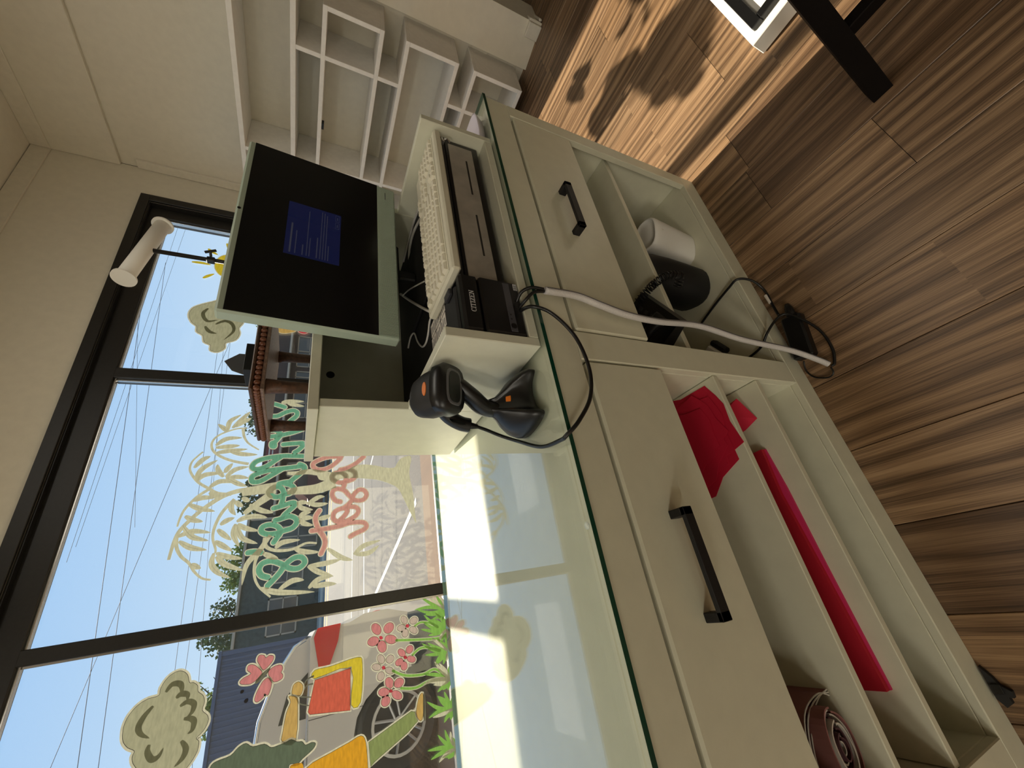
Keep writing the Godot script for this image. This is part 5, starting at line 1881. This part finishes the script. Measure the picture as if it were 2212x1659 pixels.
["f","dress","gold",7,[-534,1110,-504,1000,-487,921,-475,866,-507,842,-609,832,-694,828,-614,1106]],
["f","leg","legreen",7,[-511,829,-472,714,-437,610,-445,591,-488,580,-523,636,-594,802,-609,819]],
["f","shoe","ochre",7,[-453,586,-398,572,-374,556,-382,543,-475,550,-489,568]],
["f","shoe_sole","olive",0,[-378,542,-389,533,-488,535,-482,549]],
]],
["painted_flower","big pink painted flower nearest the car's tail light","window painting",[
["f","petal","rose",6,[5,801,4,785,-8,769,-26,760,-43,760,-53,771,-51,786,-39,802,-21,811,-4,811]],
["f","petal","rose",6,[-11,696,-25,689,-42,693,-54,706,-57,724,-50,739,-36,746,-20,743,-8,730,-4,712]],
["f","petal","rose",6,[-87,832,-73,832,-62,821,-57,803,-62,785,-74,773,-88,773,-99,784,-103,802,-98,820]],
["f","petal","rose",6,[-99,675,-109,684,-112,702,-105,722,-92,737,-78,741,-67,732,-65,714,-71,694,-84,679]],
["f","petal","rose",6,[-143,753,-136,768,-121,778,-103,781,-89,773,-84,760,-91,744,-107,734,-125,732,-139,739]],
["f","flower_center","berry",0,[-73,751,-78,754,-80,761,-76,768,-69,771,-63,768,-62,761,-66,754]],
["s","stem","grass",12,[-99,677,-123,528,-133,443,-128,386]],
]],
["painted_flower","small pale painted flower closest to the mullion","window painting",[
["f","petal","blush",6,[16,640,14,628,5,617,-8,610,-20,611,-27,619,-26,631,-17,642,-4,649,9,648]],
["f","petal","blush",6,[-8,555,-19,552,-29,558,-36,570,-36,584,-29,595,-18,598,-8,592,-1,580,-1,566]],
["f","petal","blush",6,[-46,671,-36,670,-29,660,-27,646,-31,632,-41,624,-51,626,-58,635,-60,650,-55,663]],
["f","petal","blush",6,[-82,559,-86,569,-82,583,-72,596,-60,602,-50,599,-47,588,-50,574,-60,562,-72,556]],
["f","petal","blush",6,[-92,634,-84,643,-72,646,-60,641,-53,631,-54,619,-62,610,-74,608,-86,612,-93,623]],
["f","flower_center","berry",0,[-41,603,-47,606,-48,614,-44,621,-37,624,-31,620,-30,613,-34,605]],
["s","stem","grass",10,[-47,569,-35,535,-46,486,-76,438]],
]],
["painted_flower","small pink painted flower beside the grass tuft","window painting",[
["f","petal","rose",6,[-144,665,-144,654,-151,641,-163,632,-176,630,-184,636,-184,648,-177,661,-164,670,-152,672]],
["f","petal","rose",6,[-140,593,-150,586,-162,586,-172,595,-177,607,-173,619,-164,626,-151,626,-141,618,-137,605]],
["f","petal","rose",6,[-215,685,-204,688,-195,682,-189,670,-189,656,-196,646,-207,643,-217,649,-222,661,-222,675]],
["f","petal","rose",6,[-215,576,-222,584,-221,598,-215,612,-204,622,-194,623,-187,615,-188,601,-194,586,-205,576]],
["f","petal","rose",6,[-248,645,-241,655,-228,659,-216,657,-208,648,-208,636,-216,626,-228,622,-240,624,-248,633]],
["f","flower_center","berry",0,[-192,622,-197,625,-198,632,-194,639,-188,642,-182,639,-181,632,-185,624]],
["s","stem","grass",11,[-186,591,-164,549,-168,501,-196,436]],
]],
["painted_flower","pale painted flower on a curved green stem","window painting",[
["f","petal","blush",6,[-149,770,-153,758,-163,748,-177,743,-189,747,-194,756,-190,768,-179,778,-166,782,-154,779]],
["f","petal","blush",6,[-167,699,-177,693,-189,695,-198,705,-200,718,-195,730,-185,736,-173,734,-164,724,-162,711]],
["f","petal","blush",6,[-197,811,-189,805,-186,793,-190,778,-199,766,-210,762,-218,768,-220,781,-216,796,-207,807]],
["f","petal","blush",6,[-246,696,-251,706,-249,720,-241,733,-229,742,-219,741,-214,732,-216,718,-225,704,-236,696]],
["f","petal","blush",6,[-267,773,-259,782,-246,784,-235,779,-229,769,-230,757,-239,748,-251,746,-263,751,-269,761]],
["f","flower_center","berry",0,[-215,740,-221,743,-222,750,-218,757,-211,760,-206,757,-205,750,-209,743]],
["s","stem","grass",12,[-238,701,-273,636,-289,539,-280,468,-333,400]],
]],
["painted_flower","pink painted flower above the painted shoe","window painting",[
["f","petal","rose",6,[-262,727,-267,713,-281,702,-297,699,-309,705,-314,717,-308,731,-295,741,-279,744,-266,739]],
["f","petal","rose",6,[-286,649,-298,644,-311,650,-319,663,-319,680,-312,693,-299,698,-287,693,-278,679,-278,663]],
["f","petal","rose",6,[-320,780,-309,776,-303,763,-304,745,-313,730,-324,722,-335,726,-341,739,-340,757,-332,772]],
["f","petal","rose",6,[-370,660,-373,673,-368,689,-356,704,-341,711,-330,708,-327,696,-332,679,-344,664,-358,657]],
["f","petal","rose",6,[-382,756,-371,765,-357,765,-345,757,-341,743,-345,729,-356,720,-370,720,-381,728,-386,742]],
["f","flower_center","berry",0,[-327,705,-332,708,-333,715,-329,722,-323,724,-318,721,-317,715,-321,708]],
["s","stem","grass",12,[-326,660,-341,583,-327,495,-345,389]],
]],
["painted_grass","green grass tuft painted at the bottom of the glass, nearest the mullion","window painting",[
["l","blade","grass",18,[8,383,-19,408,-31,445]],
["l","blade","grass",18,[8,383,-20,422,-34,470]],
["l","blade","grass",18,[8,383,-7,443,0,506]],
["l","blade","grass",18,[8,383,3,468,33,550]],
["l","blade","grass",18,[8,383,35,474,36,565]],
["l","blade","grass",18,[8,383,48,459,98,527]],
["l","blade","cream",18,[8,383,50,430,92,478]],
["l","blade","grass",18,[8,383,50,408,92,432]],
["l","blade","cream",18,[8,383,46,389,82,406]],
["l","blade","grass",18,[8,383,-20,394,-48,404]],
]],
["painted_grass","green grass tuft painted at the bottom of the glass, second from the mullion","window painting",[
["l","blade","grass",18,[-97,380,-125,405,-159,417]],
["l","blade","cream",18,[-97,380,-122,415,-156,439]],
["l","blade","grass",18,[-97,380,-109,436,-109,495]],
["l","blade","grass",18,[-97,380,-94,459,-70,536]],
["l","blade","grass",18,[-97,380,-80,458,-35,522]],
["l","blade","grass",18,[-97,380,-59,456,0,513]],
["l","blade","grass",18,[-97,380,-53,432,-28,497]],
["l","blade","grass",18,[-97,380,-46,405,0,444]],
["l","blade","grass",18,[-97,380,-60,388,-25,406]],
["l","blade","grass",18,[-97,380,-124,388,-151,398]],
]],
["painted_grass","green grass tuft painted at the bottom of the glass, in the middle of the row","window painting",[
["l","blade","grass",18,[-209,384,-237,404,-267,419]],
["l","blade","grass",18,[-209,384,-236,424,-260,464]],
["l","blade","grass",18,[-209,384,-226,434,-259,465]],
["l","blade","grass",18,[-209,384,-210,452,-201,520]],
["l","blade","grass",18,[-209,384,-188,466,-142,534]],
["l","blade","grass",18,[-209,384,-182,445,-147,501]],
["l","blade","cream",18,[-209,384,-167,428,-128,477]],
["l","blade","grass",18,[-209,384,-169,410,-134,445]],
["l","blade","grass",18,[-209,384,-172,392,-136,385]],
["l","blade","cream",18,[-209,384,-232,392,-256,399]],
]],
["painted_grass","green grass tuft painted at the bottom of the glass, below the curved stems","window painting",[
["l","blade","grass",18,[-344,382,-369,403,-384,434]],
["l","blade","grass",18,[-344,382,-366,423,-387,463]],
["l","blade","cream",18,[-344,382,-356,430,-350,483]],
["l","blade","cream",18,[-344,382,-340,454,-327,525]],
["l","blade","cream",18,[-344,382,-327,467,-337,543]],
["l","blade","grass",18,[-344,382,-309,457,-290,534]],
["l","blade","cream",18,[-344,382,-297,430,-244,468]],
["l","blade","cream",18,[-344,382,-300,409,-258,442]],
["l","blade","grass",18,[-344,382,-313,390,-282,386]],
["l","blade","grass",18,[-344,382,-367,395,-392,403]],
]],
["painted_grass","green grass tuft painted at the bottom of the glass, beside the painted shoe","window painting",[
["l","blade","grass",18,[-480,378,-502,401,-512,434]],
["l","blade","grass",18,[-480,378,-502,413,-529,438]],
["l","blade","cream",18,[-480,378,-490,438,-492,498]],
["l","blade","grass",18,[-480,378,-472,455,-489,520]],
["l","blade","grass",18,[-480,378,-462,458,-417,525]],
["l","blade","grass",18,[-480,378,-449,430,-404,464]],
["l","blade","grass",18,[-480,378,-442,417,-407,460]],
["l","blade","grass",18,[-480,378,-439,408,-394,425]],
["l","blade","grass",18,[-480,378,-452,386,-425,379]],
["l","blade","grass",18,[-480,378,-504,390,-526,402]],
]],
["painted_grass","green grass tuft painted at the bottom of the glass, at the left end of the row","window painting",[
["l","blade","grass",18,[-652,379,-671,402,-681,433]],
["l","blade","grass",18,[-652,379,-667,417,-668,463]],
["l","blade","cream",18,[-652,379,-659,437,-683,480]],
["l","blade","grass",18,[-652,379,-648,455,-661,521]],
["l","blade","grass",18,[-652,379,-630,459,-622,536]],
["l","blade","grass",18,[-652,379,-618,436,-572,477]],
["l","blade","grass",18,[-652,379,-609,421,-560,437]],
["l","blade","cream",18,[-652,379,-614,404,-575,407]],
["l","blade","grass",18,[-652,379,-624,389,-598,406]],
["l","blade","cream",18,[-652,379,-673,388,-695,390]],
]],
["painted_fruit","red and ochre shape painted on the glass behind the wooden riser","window painting",[
["f","ochre_part","ochre",4,[1971,1442,2009,1413,2023,1379,2012,1342,1972,1327,1944,1379,1941,1425]],
["f","red_part","berry",4,[2014,1327,2045,1296,2045,1246,1995,1231,1956,1266,1966,1309]],
]],
["unseen_painted_bird","unseen rose bird shape painted on the glass behind the monitor, shading the floor","window painting",[  # out of view, outline shaped to cast the large shadow on the floor
["f","bird_body","rose",0,[2236,1717,2271,1678,2321,1627,2333,1588,2316,1568,2283,1534,2274,1500,2277,1469,2242,1433,2167,1425,2075,1459,2113,1501,2088,1550,2076,1600,2132,1625,2043,1639,2099,1682,2119,1706]],
]],
["painted_butterfly","unseen small pink butterfly painted on the glass near the right jamb, shading the floor","window painting",[  # out of view, wings shaped to cast the small double shadow on the floor
["f","wing","rose",0,[2570,1572,2586,1544,2648,1493,2659,1459,2602,1460,2511,1494,2505,1535,2553,1555]],
["f","wing","rose",0,[2599,1459,2626,1429,2593,1389,2504,1410,2425,1458,2457,1485,2508,1491]],
]],
["unseen_painted_leaf","two unseen thin painted strokes on the glass near the window head, shading the floor","window painting",[  # out of view, shaped to cast the narrow shadow streaks on the floor
["f","leaf","grass",0,[2466,1756,2447,1724,2459,1673,2420,1677,2400,1715,2421,1754]],
["f","leaf","grass",0,[2337,1789,2319,1754,2288,1765,2296,1790]],
]],
]
